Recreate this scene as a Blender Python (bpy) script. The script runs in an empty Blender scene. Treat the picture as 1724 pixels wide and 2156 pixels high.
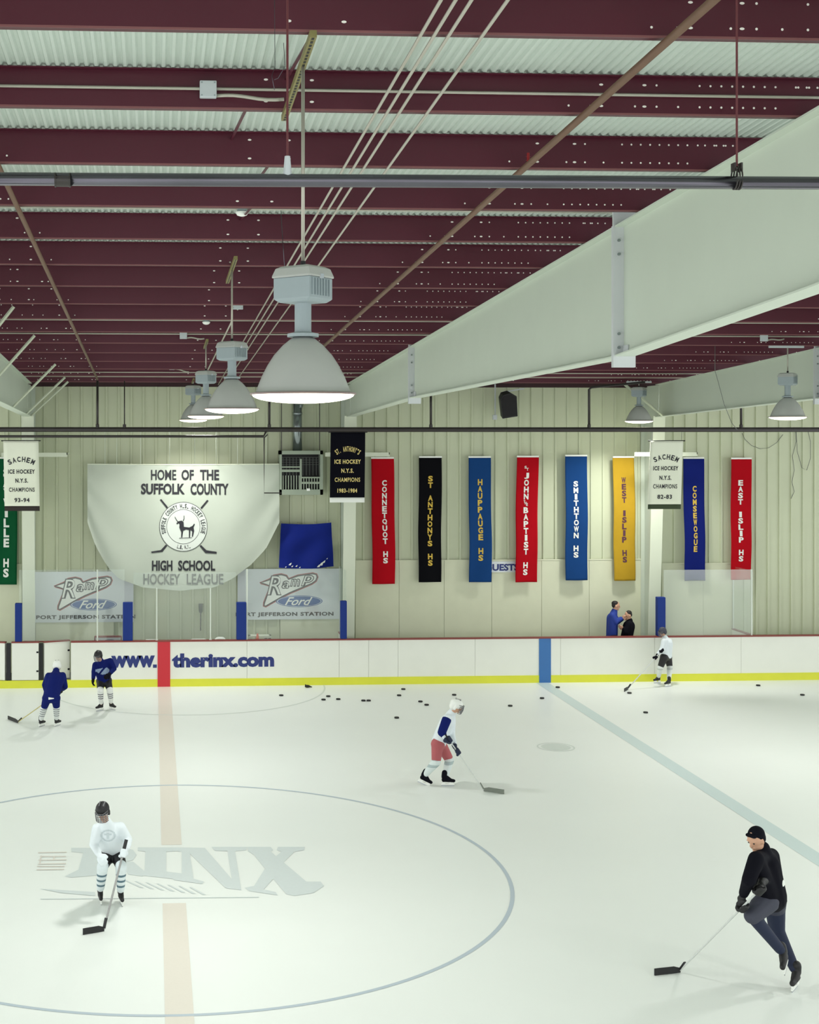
import bpy, bmesh, math, random
from mathutils import Vector, Matrix
random.seed(7)
C = bpy.context.scene.collection
PI = math.pi
V = Vector

# ------------------------------------------------------------------ camera
F, TH, CX, CY, H = 2830.6, 0.0566, 481.66, 913.84, 6.026      # image taken as 1724 x 2156
cam_d = bpy.data.cameras.new('camera'); cam = bpy.data.objects.new('camera', cam_d); C.objects.link(cam)
cam.location = (0, 0, H); cam.rotation_euler = (PI/2, 0, -TH)
cam_d.sensor_fit = 'AUTO'; cam_d.sensor_width = 36; cam_d.lens = F/2156*36
cam_d.shift_x = (862-CX)/2156; cam_d.shift_y = -(1078-CY)/2156
cam_d.clip_end = 200
bpy.context.scene.camera = cam
vs = bpy.context.scene.view_settings
vs.view_transform = 'Standard'; vs.look = 'None'; vs.gamma = 1; vs.use_curve_mapping = False
vs.exposure = 0.31
WORLD_STRENGTH = 1.45
LAMP_POWER = 82
w = bpy.data.worlds.new('world'); bpy.context.scene.world = w; w.use_nodes = True
w.node_tree.nodes['Background'].inputs[0].default_value = (0.98, 1.0, 1.0, 1)
w.node_tree.nodes['Background'].inputs[1].default_value = WORLD_STRENGTH

def ray(px, py):
    xc, yc = (px-CX)/F, -(py-CY)/F
    return V((xc*math.cos(TH)+math.sin(TH), -xc*math.sin(TH)+math.cos(TH), yc))
O = V((0, 0, H))
def P(px, py, Y):
    r = ray(px, py); return O + r*(Y/r.y)
def PX(px, py, X):
    r = ray(px, py); return O + r*(X/r.x)
def G(px, py, z=0.0):
    r = ray(px, py); return O + r*((z-H)/r.z)

# ------------------------------------------------------------------ materials
def lin(c):
    return tuple(((v/255)/12.92 if v/255 <= .04045 else ((v/255+.055)/1.055)**2.4) for v in c)
MATS = {}
def mat(name, rgb, rough=.6, metal=0, var=0, scale=4, bump=0, emit=0, trans=0, spec=.5, stretch=None):
    if name in MATS: return MATS[name]
    m = bpy.data.materials.new(name); m.use_nodes = True; nt = m.node_tree; b = nt.nodes['Principled BSDF']
    c = lin(rgb)
    b.inputs['Base Color'].default_value = (*c, 1); b.inputs['Roughness'].default_value = rough
    b.inputs['Metallic'].default_value = metal; b.inputs['Specular IOR Level'].default_value = spec
    if trans: b.inputs['Transmission Weight'].default_value = trans
    if emit: b.inputs['Emission Color'].default_value = (*c, 1); b.inputs['Emission Strength'].default_value = emit
    if var or bump:
        tc = nt.nodes.new('ShaderNodeTexCoord'); no = nt.nodes.new('ShaderNodeTexNoise')
        mp = nt.nodes.new('ShaderNodeMapping')
        if stretch: mp.inputs['Scale'].default_value = stretch
        nt.links.new(tc.outputs['Object'], mp.inputs[0]); nt.links.new(mp.outputs[0], no.inputs['Vector'])
        no.inputs['Scale'].default_value = scale; no.inputs['Detail'].default_value = 5
        if var:
            mx = nt.nodes.new('ShaderNodeMixRGB'); mx.inputs[1].default_value = (*[v*(1-var) for v in c], 1)
            mx.inputs[2].default_value = (*[min(1, v*(1+var*.6)) for v in c], 1)
            nt.links.new(no.outputs['Fac'], mx.inputs[0]); nt.links.new(mx.outputs[0], b.inputs['Base Color'])
        if bump:
            bp = nt.nodes.new('ShaderNodeBump'); bp.inputs['Strength'].default_value = bump
            nt.links.new(no.outputs['Fac'], bp.inputs['Height']); nt.links.new(bp.outputs[0], b.inputs['Normal'])
    MATS[name] = m; return m
def glass_mat(reflect_tint=.04):
    m = bpy.data.materials.new('glass_pane'); m.use_nodes = True; nt = m.node_tree; nt.nodes.clear()
    o = nt.nodes.new('ShaderNodeOutputMaterial'); t = nt.nodes.new('ShaderNodeBsdfTransparent')
    g = nt.nodes.new('ShaderNodeBsdfGlossy'); g.inputs['Roughness'].default_value = .05
    d = nt.nodes.new('ShaderNodeBsdfDiffuse'); d.inputs[0].default_value = (.76, .82, .74, 1)  # pale diffuse share stands in for the bright hall reflected in the glass
    t.inputs[0].default_value = (.97, .985, .98, 1)
    a = nt.nodes.new('ShaderNodeMixShader'); a.inputs[0].default_value = .06
    b = nt.nodes.new('ShaderNodeMixShader'); b.inputs[0].default_value = reflect_tint
    nt.links.new(t.outputs[0], a.inputs[1]); nt.links.new(g.outputs[0], a.inputs[2])
    nt.links.new(a.outputs[0], b.inputs[1]); nt.links.new(d.outputs[0], b.inputs[2]); nt.links.new(b.outputs[0], o.inputs[0])
    return m

M = dict(
 ice=mat('ice', (243, 247, 243), .38, var=.03, scale=.6, spec=.25),
 deck=mat('roof_deck', (205, 216, 207), .45, var=.05, scale=3),
 maroon=mat('maroon_paint', (80, 16, 38), .42, var=.12, scale=1.2, spec=.5),
 edge=mat('purlin_lip', (128, 78, 80), .5),
 white_hole=mat('bolt_white', (250, 245, 238), .6),
 rafter=mat('cream_steel', (205, 214, 200), .55, var=.04, scale=2),
 splice=mat('splice_plate', (208, 212, 214), .5, var=.05, scale=5),
 wall=mat('wall_panel', (206, 212, 183), .6, var=.06, scale=1.5),
 kick=mat('kickwall', (220, 223, 196), .7, var=.07, scale=3),
 board=mat('board_white', (238, 240, 230), .35, var=.05, scale=2.2),
 yellow=mat('kick_yellow', (224, 226, 60), .45, var=.08, scale=3),
 cap=mat('cap_red', (132, 56, 50), .5),
 redst=mat('board_red', (205, 38, 52), .4),
 bluest=mat('board_blue', (52, 112, 178), .4, var=.1, scale=2),
 ink=mat('board_letter', (32, 48, 118), .5),
 pad=mat('pad_blue', (30, 54, 128), .6, spec=.2, var=.05, scale=6),
 iron=mat('black_pipe', (44, 38, 36), .45, var=.1, scale=5),
 galv=mat('near_pipe', (98, 96, 104), .22, metal=.9, var=.3, scale=8, stretch=(.3, 1, 1)),
 rust=mat('brown_pipe', (112, 84, 66), .55, var=.2, scale=4),
 conduit=mat('conduit', (178, 174, 162), .35, metal=.35),
 boxm=mat('junction_box', (196, 202, 206), .45),
 bal=mat('ballast_grey', (150, 162, 166), .45, var=.05, scale=12),
 refl=mat('reflector', (176, 178, 174), .25, var=.04, scale=8),
 rim=mat('lamp_rim', (128, 108, 104), .4),
 lens=mat('lamp_lens', (255, 246, 222), .4, emit=5.0),
 strut=mat('strut_yellow', (136, 128, 80), .5, metal=.2, var=.2, scale=20),
 black=mat('black', (20, 19, 22), .55),
 rubber=mat('puck_rubber', (18, 18, 18), .6),
 duct=mat('duct_metal', (150, 158, 160), .22, metal=.85),
 heater=mat('heater_green', (158, 170, 152), .5),
 cream=mat('cream_paint', (214, 220, 200), .55),
 glass=glass_mat(.04), glass_reflect_tint=glass_mat(.14),  # second glass carries more of the painted-in reflection
 stanch=mat('stanchion', (214, 222, 210), .4),
 sheet=mat('white_cloth', (184, 192, 178), .8, var=.04, scale=1.5, bump=.1),
 sign=mat('sign_white', (222, 228, 232), .5),
 signtxt=mat('sign_black', (38, 38, 44), .6),
 greytxt=mat('sign_grey', (104, 108, 104), .7),
 fordblue=mat('oval_blue', (52, 92, 158), .4),
 white=mat('white_paint', (244, 246, 240), .6),
 jwhite=mat('jersey_white', (226, 234, 238), .8, var=.05, scale=8, bump=.3),
 navy=mat('jersey_navy', (18, 30, 98), .85, var=.12, scale=8, bump=.3, spec=.12),
 bjack=mat('jacket_blue', (30, 58, 150), .7, var=.1, scale=8, bump=.2),
 coat=mat('coat_black', (15, 15, 24), .85, spec=.12, var=.2, scale=8, bump=.3),
 dnavy=mat('trousers_navy', (24, 34, 62), .75, var=.15, scale=8),
 greyp=mat('pants_grey', (62, 64, 78), .75, var=.15, scale=8),
 redp=mat('pants_red', (176, 92, 96), .8, var=.1, scale=8),
 skin=mat('skin', (206, 160, 132), .6, var=.04, scale=20),
 hair=mat('hair', (26, 20, 20), .6, bump=.5, scale=60),
 hwhite=mat('helmet_white', (236, 238, 232), .3),
 steel=mat('steel', (190, 194, 198), .3, metal=.8),
 shaft=mat('shaft_wood', (196, 186, 120), .5),
 shaftw=mat('shaft_white', (206, 210, 206), .5),
 shaftd=mat('shaft_dark', (110, 108, 112), .5),
 orange=mat('cone_orange', (235, 90, 50), .5),
 red_line=mat('red_line', (233, 226, 215), .4, var=.03, scale=30, spec=.25),
 blue_line=mat('blue_line', (210, 225, 225), .4, var=.03, scale=30, spec=.25),
 circ=mat('ring_line', (190, 202, 212), .4, spec=.25),
 crease=mat('crease_line', (216, 224, 218), .4, spec=.25),
 logo=mat('logo_paint', (217, 225, 225), .4, var=.04, scale=20, spec=.25),
 logor=mat('logo_red', (228, 222, 214), .4, spec=.25),
 scuff=mat('scuff', (188, 194, 176), .7),
)
def sock_mat(name, ca, cb, n, z0, z1):
    m = bpy.data.materials.new(name); m.use_nodes = True; nt = m.node_tree; b = nt.nodes['Principled BSDF']
    b.inputs['Roughness'].default_value = .8
    tc = nt.nodes.new('ShaderNodeTexCoord'); sx = nt.nodes.new('ShaderNodeSeparateXYZ'); nt.links.new(tc.outputs['Object'], sx.inputs[0])
    mr = nt.nodes.new('ShaderNodeMapRange'); mr.inputs[1].default_value = z0; mr.inputs[2].default_value = z1; mr.inputs[4].default_value = n
    mr.clamp = False
    nt.links.new(sx.outputs[2], mr.inputs[0])
    fr = nt.nodes.new('ShaderNodeMath'); fr.operation = 'FRACT'; nt.links.new(mr.outputs[0], fr.inputs[0])
    gt = nt.nodes.new('ShaderNodeMath'); gt.operation = 'GREATER_THAN'; gt.inputs[1].default_value = .6; nt.links.new(fr.outputs[0], gt.inputs[0])
    lo = nt.nodes.new('ShaderNodeMath'); lo.operation = 'GREATER_THAN'; lo.inputs[1].default_value = z0; nt.links.new(sx.outputs[2], lo.inputs[0])
    hi = nt.nodes.new('ShaderNodeMath'); hi.operation = 'LESS_THAN'; hi.inputs[1].default_value = z1; nt.links.new(sx.outputs[2], hi.inputs[0])
    a1 = nt.nodes.new('ShaderNodeMath'); a1.operation = 'MULTIPLY'; nt.links.new(lo.outputs[0], a1.inputs[0]); nt.links.new(hi.outputs[0], a1.inputs[1])
    a2 = nt.nodes.new('ShaderNodeMath'); a2.operation = 'MULTIPLY'; nt.links.new(a1.outputs[0], a2.inputs[0]); nt.links.new(gt.outputs[0], a2.inputs[1])
    mx = nt.nodes.new('ShaderNodeMixRGB'); mx.inputs[1].default_value = (*lin(ca), 1); mx.inputs[2].default_value = (*lin(cb), 1)
    nt.links.new(a2.outputs[0], mx.inputs[0]); nt.links.new(mx.outputs[0], b.inputs['Base Color'])
    return m

# ------------------------------------------------------------------ mesh helpers
class MB:
    def __init__(s): s.v = []; s.f = []; s.m = []
    def add(s, vs, fs, mi=0):
        n = len(s.v); s.v += [V(q) for q in vs]; s.f += [tuple(i+n for i in f) for f in fs]; s.m += [mi]*len(fs); return s
    def box(s, a, b, mi=0, rot=None, piv=None):
        x0, y0, z0 = [min(a[i], b[i]) for i in range(3)]; x1, y1, z1 = [max(a[i], b[i]) for i in range(3)]
        vs = [V(q) for q in ((x0,y0,z0),(x1,y0,z0),(x1,y1,z0),(x0,y1,z0),(x0,y0,z1),(x1,y0,z1),(x1,y1,z1),(x0,y1,z1))]
        if rot is not None:
            p = V(piv) if piv is not None else V(((x0+x1)/2,(y0+y1)/2,(z0+z1)/2)); vs = [rot @ (q-p) + p for q in vs]
        return s.add(vs, [(0,3,2,1),(4,5,6,7),(0,1,5,4),(1,2,6,5),(2,3,7,6),(3,0,4,7)], mi)
    def hexa(s, vs, mi=0):
        return s.add(vs, [(0,3,2,1),(4,5,6,7),(0,1,5,4),(1,2,6,5),(2,3,7,6),(3,0,4,7)], mi)
    def bar(s, p, q, w, h, up=V((0,0,1)), mi=0):
        p, q = V(p), V(q); d = (q-p).normalized(); a = d.cross(V(up)).normalized()*(w/2); b = a.cross(d).normalized()*(h/2)
        return s.hexa([p-a-b, p+a-b, p+a+b, p-a+b, q-a-b, q+a-b, q+a+b, q-a+b], mi)
    def tube(s, pts, r, n=10, mi=0, caps=True):
        pts = [V(p) for p in pts]; k = len(pts); rs = r if isinstance(r, (list, tuple)) else [r]*k
        d0 = (pts[1]-pts[0]).normalized(); ref = V((0,0,1)) if abs(d0.z) < .9 else V((1,0,0)); rings = []
        for i, p in enumerate(pts):
            d = (pts[min(i+1,k-1)]-pts[max(i-1,0)]).normalized(); a = d.cross(ref).normalized(); b = a.cross(d)
            rings.append([p+(a*math.cos(2*PI*j/n)+b*math.sin(2*PI*j/n))*rs[i] for j in range(n)])
        vs = [q for rg in rings for q in rg]; fs = []
        for i in range(k-1):
            for j in range(n): fs.append((i*n+j, i*n+(j+1)%n, (i+1)*n+(j+1)%n, (i+1)*n+j))
        if caps: fs += [tuple(range(n-1,-1,-1)), tuple((k-1)*n+j for j in range(n))]
        return s.add(vs, fs, mi)
    def lathe(s, c, prof, n=32, mi=0):
        c = V(c); vs = []; fs = []
        for (r, z) in prof: vs += [c+V((r*math.cos(2*PI*j/n), r*math.sin(2*PI*j/n), z)) for j in range(n)]
        for i in range(len(prof)-1):
            for j in range(n): fs.append((i*n+j, i*n+(j+1)%n, (i+1)*n+(j+1)%n, (i+1)*n+j))
        return s.add(vs, fs, mi)
    def prism(s, poly, fn0, fn1, mi=0):      # poly in 2D, two mapping functions for the two faces
        n = len(poly); vs = [fn0(*q) for q in poly]+[fn1(*q) for q in poly]
        return s.add(vs, [tuple(range(n)), tuple(range(2*n-1, n-1, -1))]+[(i, (i+1)%n, n+(i+1)%n, n+i) for i in range(n)], mi)
    def ell(s, c, r, R=None, n=14, mi=0):
        c = V(c); vs = []; fs = []; R = R or Matrix.Identity(3); m = n//2
        for i in range(m+1):
            t = PI*i/m
            for j in range(n):
                a = 2*PI*j/n; vs.append(c + R @ V((r[0]*math.sin(t)*math.cos(a), r[1]*math.sin(t)*math.sin(a), r[2]*math.cos(t))))
        for i in range(m):
            for j in range(n): fs.append((i*n+j, (i+1)*n+j, (i+1)*n+(j+1)%n, i*n+(j+1)%n))
        return s.add(vs, fs, mi)
    def cap(s, p, r0, q, r1, n=12):
        p, q = V(p), V(q); d = q-p
        if d.length < 1e-5: return s.ell(p, (r0,)*3)
        pts = []; rs = []; u = d.normalized()
        for i in range(5): a = PI/2*i/4; pts.append(p-u*r0*math.cos(a)); rs.append(max(.0005, r0*math.sin(a)))
        for i in range(5): a = PI/2*i/4; pts.append(q+u*r1*math.sin(a)); rs.append(max(.0005, r1*math.cos(a)))
        return s.tube(pts, rs, n)

WL = {}
def wloc(o): return WL.get(o.name, V((0,0,0))) if o else V((0,0,0))
def obj(name, mb, mats, parent=None, smooth=False, loc=None, bevel=0):
    base = wloc(parent)
    if parent is None and loc is not None: base = V(loc)
    elif loc is not None: base = V(loc)
    me = bpy.data.meshes.new(name); me.from_pydata([q-base for q in mb.v], [], mb.f)
    for m in (mats if isinstance(mats, (list, tuple)) else [mats]): me.materials.append(m)
    for p, mi in zip(me.polygons, mb.m): p.material_index = mi; p.use_smooth = smooth
    me.validate()
    bm = bmesh.new(); bm.from_mesh(me); bmesh.ops.remove_doubles(bm, verts=bm.verts, dist=1e-5)
    bmesh.ops.recalc_face_normals(bm, faces=bm.faces)
    bm.to_mesh(me); bm.free()
    o = bpy.data.objects.new(name, me); C.objects.link(o)
    if parent: o.parent = parent; o.location = base-wloc(parent)
    else: o.location = base
    WL[o.name] = base
    if bevel:
        b = o.modifiers.new('bevel', 'BEVEL'); b.width = bevel; b.segments = 2; b.limit_method = 'ANGLE'
    return o
def tag(o, label=None, cat=None, group=None, kind=None):
    if label: o['label'] = label
    if cat: o['category'] = cat
    if group: o['group'] = group
    if kind: o['kind'] = kind
    return o
def empty(name, loc, label=None, cat=None, group=None):
    o = bpy.data.objects.new(name, None); C.objects.link(o); o.location = loc; WL[o.name] = V(loc); o.empty_display_size = .1
    return tag(o, label, cat, group)
def copy_tree(o, parent=None):
    c = o.copy(); C.objects.link(c); c.parent = parent
    for ch in list(o.children): copy_tree(ch, c)
    return c
def struct(name, mb, m, parent=None, **k):
    o = obj(name, mb, m, parent, **k)
    if not parent: o['kind'] = 'structure'
    return o

def blob(name, parts, m, parent=None, voxel=.014, smooth=6, loc=None):
    mb = MB()
    for p in parts:
        if p[0] == 'c': mb.cap(*p[1:5])
        elif p[0] == 'e': mb.ell(*p[1:])
        elif p[0] == 'b': mb.box(*p[1:])
    t = obj('tmp_blob', mb, m)
    r = t.modifiers.new('r', 'REMESH'); r.mode = 'VOXEL'; r.voxel_size = voxel
    s = t.modifiers.new('s', 'SMOOTH'); s.iterations = smooth; s.factor = .5
    dg = bpy.context.evaluated_depsgraph_get(); e = t.evaluated_get(dg); me = bpy.data.meshes.new_from_object(e)
    base = V(loc) if loc is not None else wloc(parent)
    me.transform(Matrix.Translation(-base)); me.name = name
    for p in me.polygons: p.use_smooth = True
    if not me.materials: me.materials.append(m)
    bpy.data.objects.remove(t, do_unlink=True)
    o = bpy.data.objects.new(name, me); C.objects.link(o)
    if parent: o.parent = parent; o.location = base-wloc(parent)
    else: o.location = base
    WL[o.name] = base
    return o

def text2d(s, bold=.02, shear=0, spacing=1):
    cu = bpy.data.curves.new('t', 'FONT'); cu.body = s; cu.size = 1; cu.offset = bold; cu.shear = shear; cu.space_character = spacing
    cu.resolution_u = 3
    o = bpy.data.objects.new('t', cu); C.objects.link(o)
    dg = bpy.context.evaluated_depsgraph_get(); me = bpy.data.meshes.new_from_object(o.evaluated_get(dg))
    vs = [(v.co.x, v.co.y) for v in me.vertices]; fs = [tuple(p.vertices) for p in me.polygons]
    bpy.data.objects.remove(o, do_unlink=True); bpy.data.curves.remove(cu); bpy.data.meshes.remove(me)
    x0 = min(v[0] for v in vs); x1 = max(v[0] for v in vs); y0 = min(v[1] for v in vs); y1 = max(v[1] for v in vs)
    return [((x-x0)/(x1-x0), (y-y0)/(y1-y0)) for x, y in vs], fs
def text_on(mb, s, x0, x1, z0, z1, fn, mi=0, **k):      # bbox in surface coordinates, fn maps (x,z) to world
    vs, fs = text2d(s, **k)
    return mb.add([fn(x0+(x1-x0)*u, z0+(z1-z0)*v) for u, v in vs], fs, mi)

ORD = ['first','second','third','fourth','fifth','sixth','seventh','eighth','ninth','tenth','eleventh','twelfth','thirteenth','fourteenth','fifteenth','sixteenth','seventeenth','eighteenth']

# ------------------------------------------------------------------ measures of the hall
X0, YC, YB, YW = .277, 18.51, 32.1, 33.4
X_MIN, X_MAX, Y_MIN = -13.0, 23.0, -8.0
def zroof(Y): return 8.8026-.0475*Y           # underside of the purlins
PY = [7.969+1.622*k for k in range(-3, 16)]
FX = [P(60, 1100, 32.6).x, P(735, 1100, 32.6).x, P(1380, 1100, 32.6).x]
PH = .275

# ------------------------------------------------------------------ floor and ice markings
mb = MB(); mb.box((X_MIN, Y_MIN, -.1), (X_MAX, YW+.1, 0)); floor = struct('floor', mb, M['ice'])
e1 = .002
def strip_y(xa, xb, ya, yb): m_ = MB(); m_.add([(xa,ya,e1),(xb,ya,e1),(xb,yb,e1),(xa,yb,e1)], [(0,1,2,3)]); return m_
mb = MB()
ya = G(360, 1779).y; yb = G(360, 1902).y
mb.add([(X0-.15,Y_MIN,e1),(X0+.15,Y_MIN,e1),(X0+.15,yb,e1),(X0-.15,yb,e1)], [(0,1,2,3)])
mb.add([(X0-.15,ya,e1),(X0+.15,ya,e1),(X0+.15,YB,e1),(X0-.15,YB,e1)], [(0,1,2,3)])
obj('centre_line', mb, M['red_line'], floor)
obj('blue_line', strip_y(X0+9.14-.15, X0+9.14+.15, Y_MIN, YB), M['blue_line'], floor)
def ring(cx, cy, r0, r1, a0=0, a1=2*PI, n=160, z=e1):
    m_ = MB(); vs = []
    for i in range(n+1):
        a = a0+(a1-a0)*i/n; vs += [(cx+r0*math.cos(a), cy+r0*math.sin(a), z), (cx+r1*math.cos(a), cy+r1*math.sin(a), z)]
    return m_.add(vs, [(2*i, 2*i+1, 2*i+3, 2*i+2) for i in range(n)])
obj('centre_circle', ring(X0, YC, 4.545, 4.6, z=.0028), M['circ'], floor)
obj('crease_arc', ring(X0+.55, YB, 3.25, 3.29, PI, 2*PI, 80, z=.0024), M['crease'], floor)
g = G(1170, 1573); obj('faceoff_spot', ring(g.x, g.y, .001, .28, n=48), M['crease'], floor)
obj('faceoff_spot', ring(g.x, g.y, .33, .36, n=48), M['crease'], floor)
ZI = [.0034]
def ice_poly(mb, pts, ox=0, oy=1600, k=2): ZI[0] += .00008; mb.add([G(ox+x/k, oy+y/k, ZI[0]) for x, y in pts], [tuple(range(len(pts)))])
mb = MB()
ice_poly(mb, [(300,370),(520,370),(520,388),(470,392),(440,470),(452,482),(300,495),(272,490),(330,462),(350,392),(300,386)])   # stem of the R
ice_poly(mb, [(520,370),(560,378),(575,400),(560,422),(520,430),(516,414),(535,400),(516,386)])
ice_poly(mb, [(500,430),(560,428),(620,478),(600,490),(540,482)])
ice_poly(mb, [(580,368),(742,368),(742,384),(700,386),(700,470),(770,478),(765,505),(560,482),(562,470),(608,466),(612,386),(580,382)])  # I
ice_poly(mb, [(742,368),(862,370),(975,500),(958,384),(905,382),(890,366),(1040,366),(1036,380),(990,384),(1016,548),(950,540),(800,395),(815,500),(860,512),(850,522),(730,505),(735,492),(765,490),(765,386),(742,384)])  # N
ice_poly(mb, [(1040,366),(1140,366),(1150,380),(1140,386),(1240,470),(1290,512),(1350,512),(1364,530),(1320,560),(1240,572),(1205,565),(1150,500),(1070,400),(1045,384)])
ice_poly(mb, [(1170,366),(1284,366),(1280,380),(1240,386),(1185,440),(1150,415),(1185,386),(1165,380)])
ice_poly(mb, [(1120,450),(1160,490),(1110,545),(1160,556),(1170,570),(1050,552),(1030,538),(1070,530)])
for k in range(7):
    ice_poly(mb, [(520+46*k,505+5*k),(530+46*k,505+5*k),(605+44*k,538+5*k),(590+44*k,538+5*k)])
ice_poly(mb, [(170,584),(1090,576),(1090,579),(170,587)]); ice_poly(mb, [(165,542),(400,556),(400,572),(260,560)])
obj('ice_lettering', mb, M['logo'], floor)
mb = MB()   # the small THE reading up the left side
for q in ([(160,388),(280,386),(280,390),(160,392)], [(170,402),(176,402),(170,440),(164,440)], [(170,404),(278,404),(278,408),(170,408)],
          [(162,420),(280,418),(280,422),(162,424)], [(225,404),(232,404),(230,422),(223,422)], [(160,436),(278,434),(278,438),(160,440)],
          [(156,446),(272,446),(272,450),(156,450)], [(154,460),(270,458),(270,462),(154,464)]): ice_poly(mb, q)
obj('ice_lettering', mb, M['logor'], floor)
mb = MB(); mb.box((X_MIN, YB+.14, .001), (X_MAX, YW, .15)); struct('floor', mb, mat('bench_floor', (120,122,116), .8, var=.1))

# ------------------------------------------------------------------ far wall
def ribbed(xa, xb, z0, z1, y, pitch=.305, d=.032):
    m_ = MB(); xs = []; x = xa
    while x < xb:
        xs += [(x, 0), (x+pitch-.062, 0), (x+pitch-.056, -d), (x+pitch-.008, -d)]; x += pitch
    vs = []
    for (x, dy) in xs: vs += [(x, y+dy, z0), (x, y+dy, z1)]
    m_.add(vs, [(2*i, 2*i+2, 2*i+3, 2*i+1) for i in range(len(xs)-1)])
    n = len(m_.v); m_.add([(xa, y+.06, z0), (xb, y+.06, z0), (xb, y+.06, z1), (xa, y+.06, z1)], [(0,1,2,3)])
    return m_
zt = zroof(YW)+.2
struct('wall_back', ribbed(X_MIN, X_MAX, 0, zt, YW), M['wall'])
# plain liner panels low on the wall, each a sheet
def liner(pxa, pxb, pyt, name='trim_1', seams=()):
    a = P(pxa, pyt, YW-.05); b = P(pxb, pyt, YW-.05); m_ = MB()
    xs = [a.x]+[P(s, pyt, YW-.05).x for s in seams]+[b.x]
    for i in range(len(xs)-1): m_.box((xs[i]+.004, YW-.055, .15), (xs[i+1]-.004, YW-.034, a.z))
    m_.box((a.x, YW-.065, a.z), (b.x, YW-.034, a.z+.03))
    return struct(name, m_, M['kick'])
liner(748, 1364, 1182, 'trim_1', (840, 935, 1035, 1140, 1240))
liner(1393, 1541, 1188, 'trim_2', (1480,))
liner(-40, 46, 1190, 'trim_3'); liner(75, 240, 1310, 'trim_4'); liner(590, 716, 1300, 'trim_5')

# eave strut along the top of the wall
mb = MB(); mb.box((X_MIN, YW-.25, zroof(YW)-.02), (X_MAX, YW+.05, zroof(YW)+.25)); struct('trim_6', mb, mat('eave_dark', (52, 22, 28), .7))

# ------------------------------------------------------------------ roof deck
def deck():
    m_ = MB(); p = .0677; xs = []; x = X_MIN; d = .011
    while x < X_MAX:
        xs += [(x, 0), (x+p*.3, 0), (x+p*.5, d*2), (x+p*.8, d*2)]; x += p
    ys = [Y_MIN, YW+.1]; vs = []
    for (x, dz) in xs:
        for y in ys: vs.append((x, y, zroof(y)+PH+dz))
    m_.add(vs, [(2*i, 2*i+2, 2*i+3, 2*i+1) for i in range(len(xs)-1)])
    a = [(X_MIN,Y_MIN),(X_MAX,Y_MIN),(X_MAX,YW+.1),(X_MIN,YW+.1)]
    m_.add([(x, y, zroof(y)+PH+.08) for x, y in a], [(0,1,2,3)])
    return m_
struct('ceiling', deck(), M['deck'])

# ------------------------------------------------------------------ purlins
pat_top = [-1.54, -1.22, -1.13]+[-.81+.081*k for k in range(8)]+[-.09+.081*k for k in range(4)]
pat_bot = [-1.78, -1.62, -1.54, -1.29, -1.22, -1.13, -.97]+[-.81+.081*k for k in range(8)]
def purlin(k, Y):
    z = zroof(Y); m_ = MB(); t = .004
    m_.box((X_MIN, Y, z), (X_MAX, Y+t, z+PH-.004))                      # web
    m_.box((X_MIN, Y, z), (X_MAX, Y+.065, z+.006))                      # bottom flange
    m_.box((X_MIN, Y-.06, z+PH-.008), (X_MAX, Y, z+PH-.002))            # top flange
    def dot(x, zz, wide=False):
        rx = .016 if wide else .0085; n = 8; rz = .0085
        m_.add([(x+rx*math.cos(2*PI*j/n), Y-.003, zz+rz*math.sin(2*PI*j/n)) for j in range(n)], [tuple(range(n))], 1)
    for fx in [FX[0]-7.62]+FX+[FX[2]+7.62]:
        for sg in (1, -1):
            for q, lst in ((1, pat_top), (0, pat_bot)):
                for i, o_ in enumerate(lst):
                    if sg == -1 and (i*7+k) % 3 == 0: continue
                    dot(fx+sg*o_, z+(.215 if q else .06), abs(o_+1.54) < .01 or abs(o_+1.22) < .01)
        for dx in (-3.98, -3.65):
            for zz in (.06, .215): dot(fx+dx, z+zz, True)
    o = obj('roof_purlin', m_, [M['maroon'], M['white_hole']], loc=(4.75, Y, z))
    lp = MB(); lp.box((X_MIN, Y-.001, z-.002), (X_MAX, Y+.005, z+.012)); lp.box((X_MIN, Y+.062, z), (X_MAX, Y+.067, z+.02))
    obj('flange_lip', lp, M['edge'], o)
    if k < 3: tag(o, 'maroon steel roof purlin above the viewer, %s from the stands' % ORD[k], 'roof beam', 'maroon roof purlins')
    else: tag(o, 'maroon steel roof purlin running across, %s from the top of the picture' % ORD[k-3], 'roof beam', 'maroon roof purlins')
for k, Y in enumerate(PY): purlin(k, Y)

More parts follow.
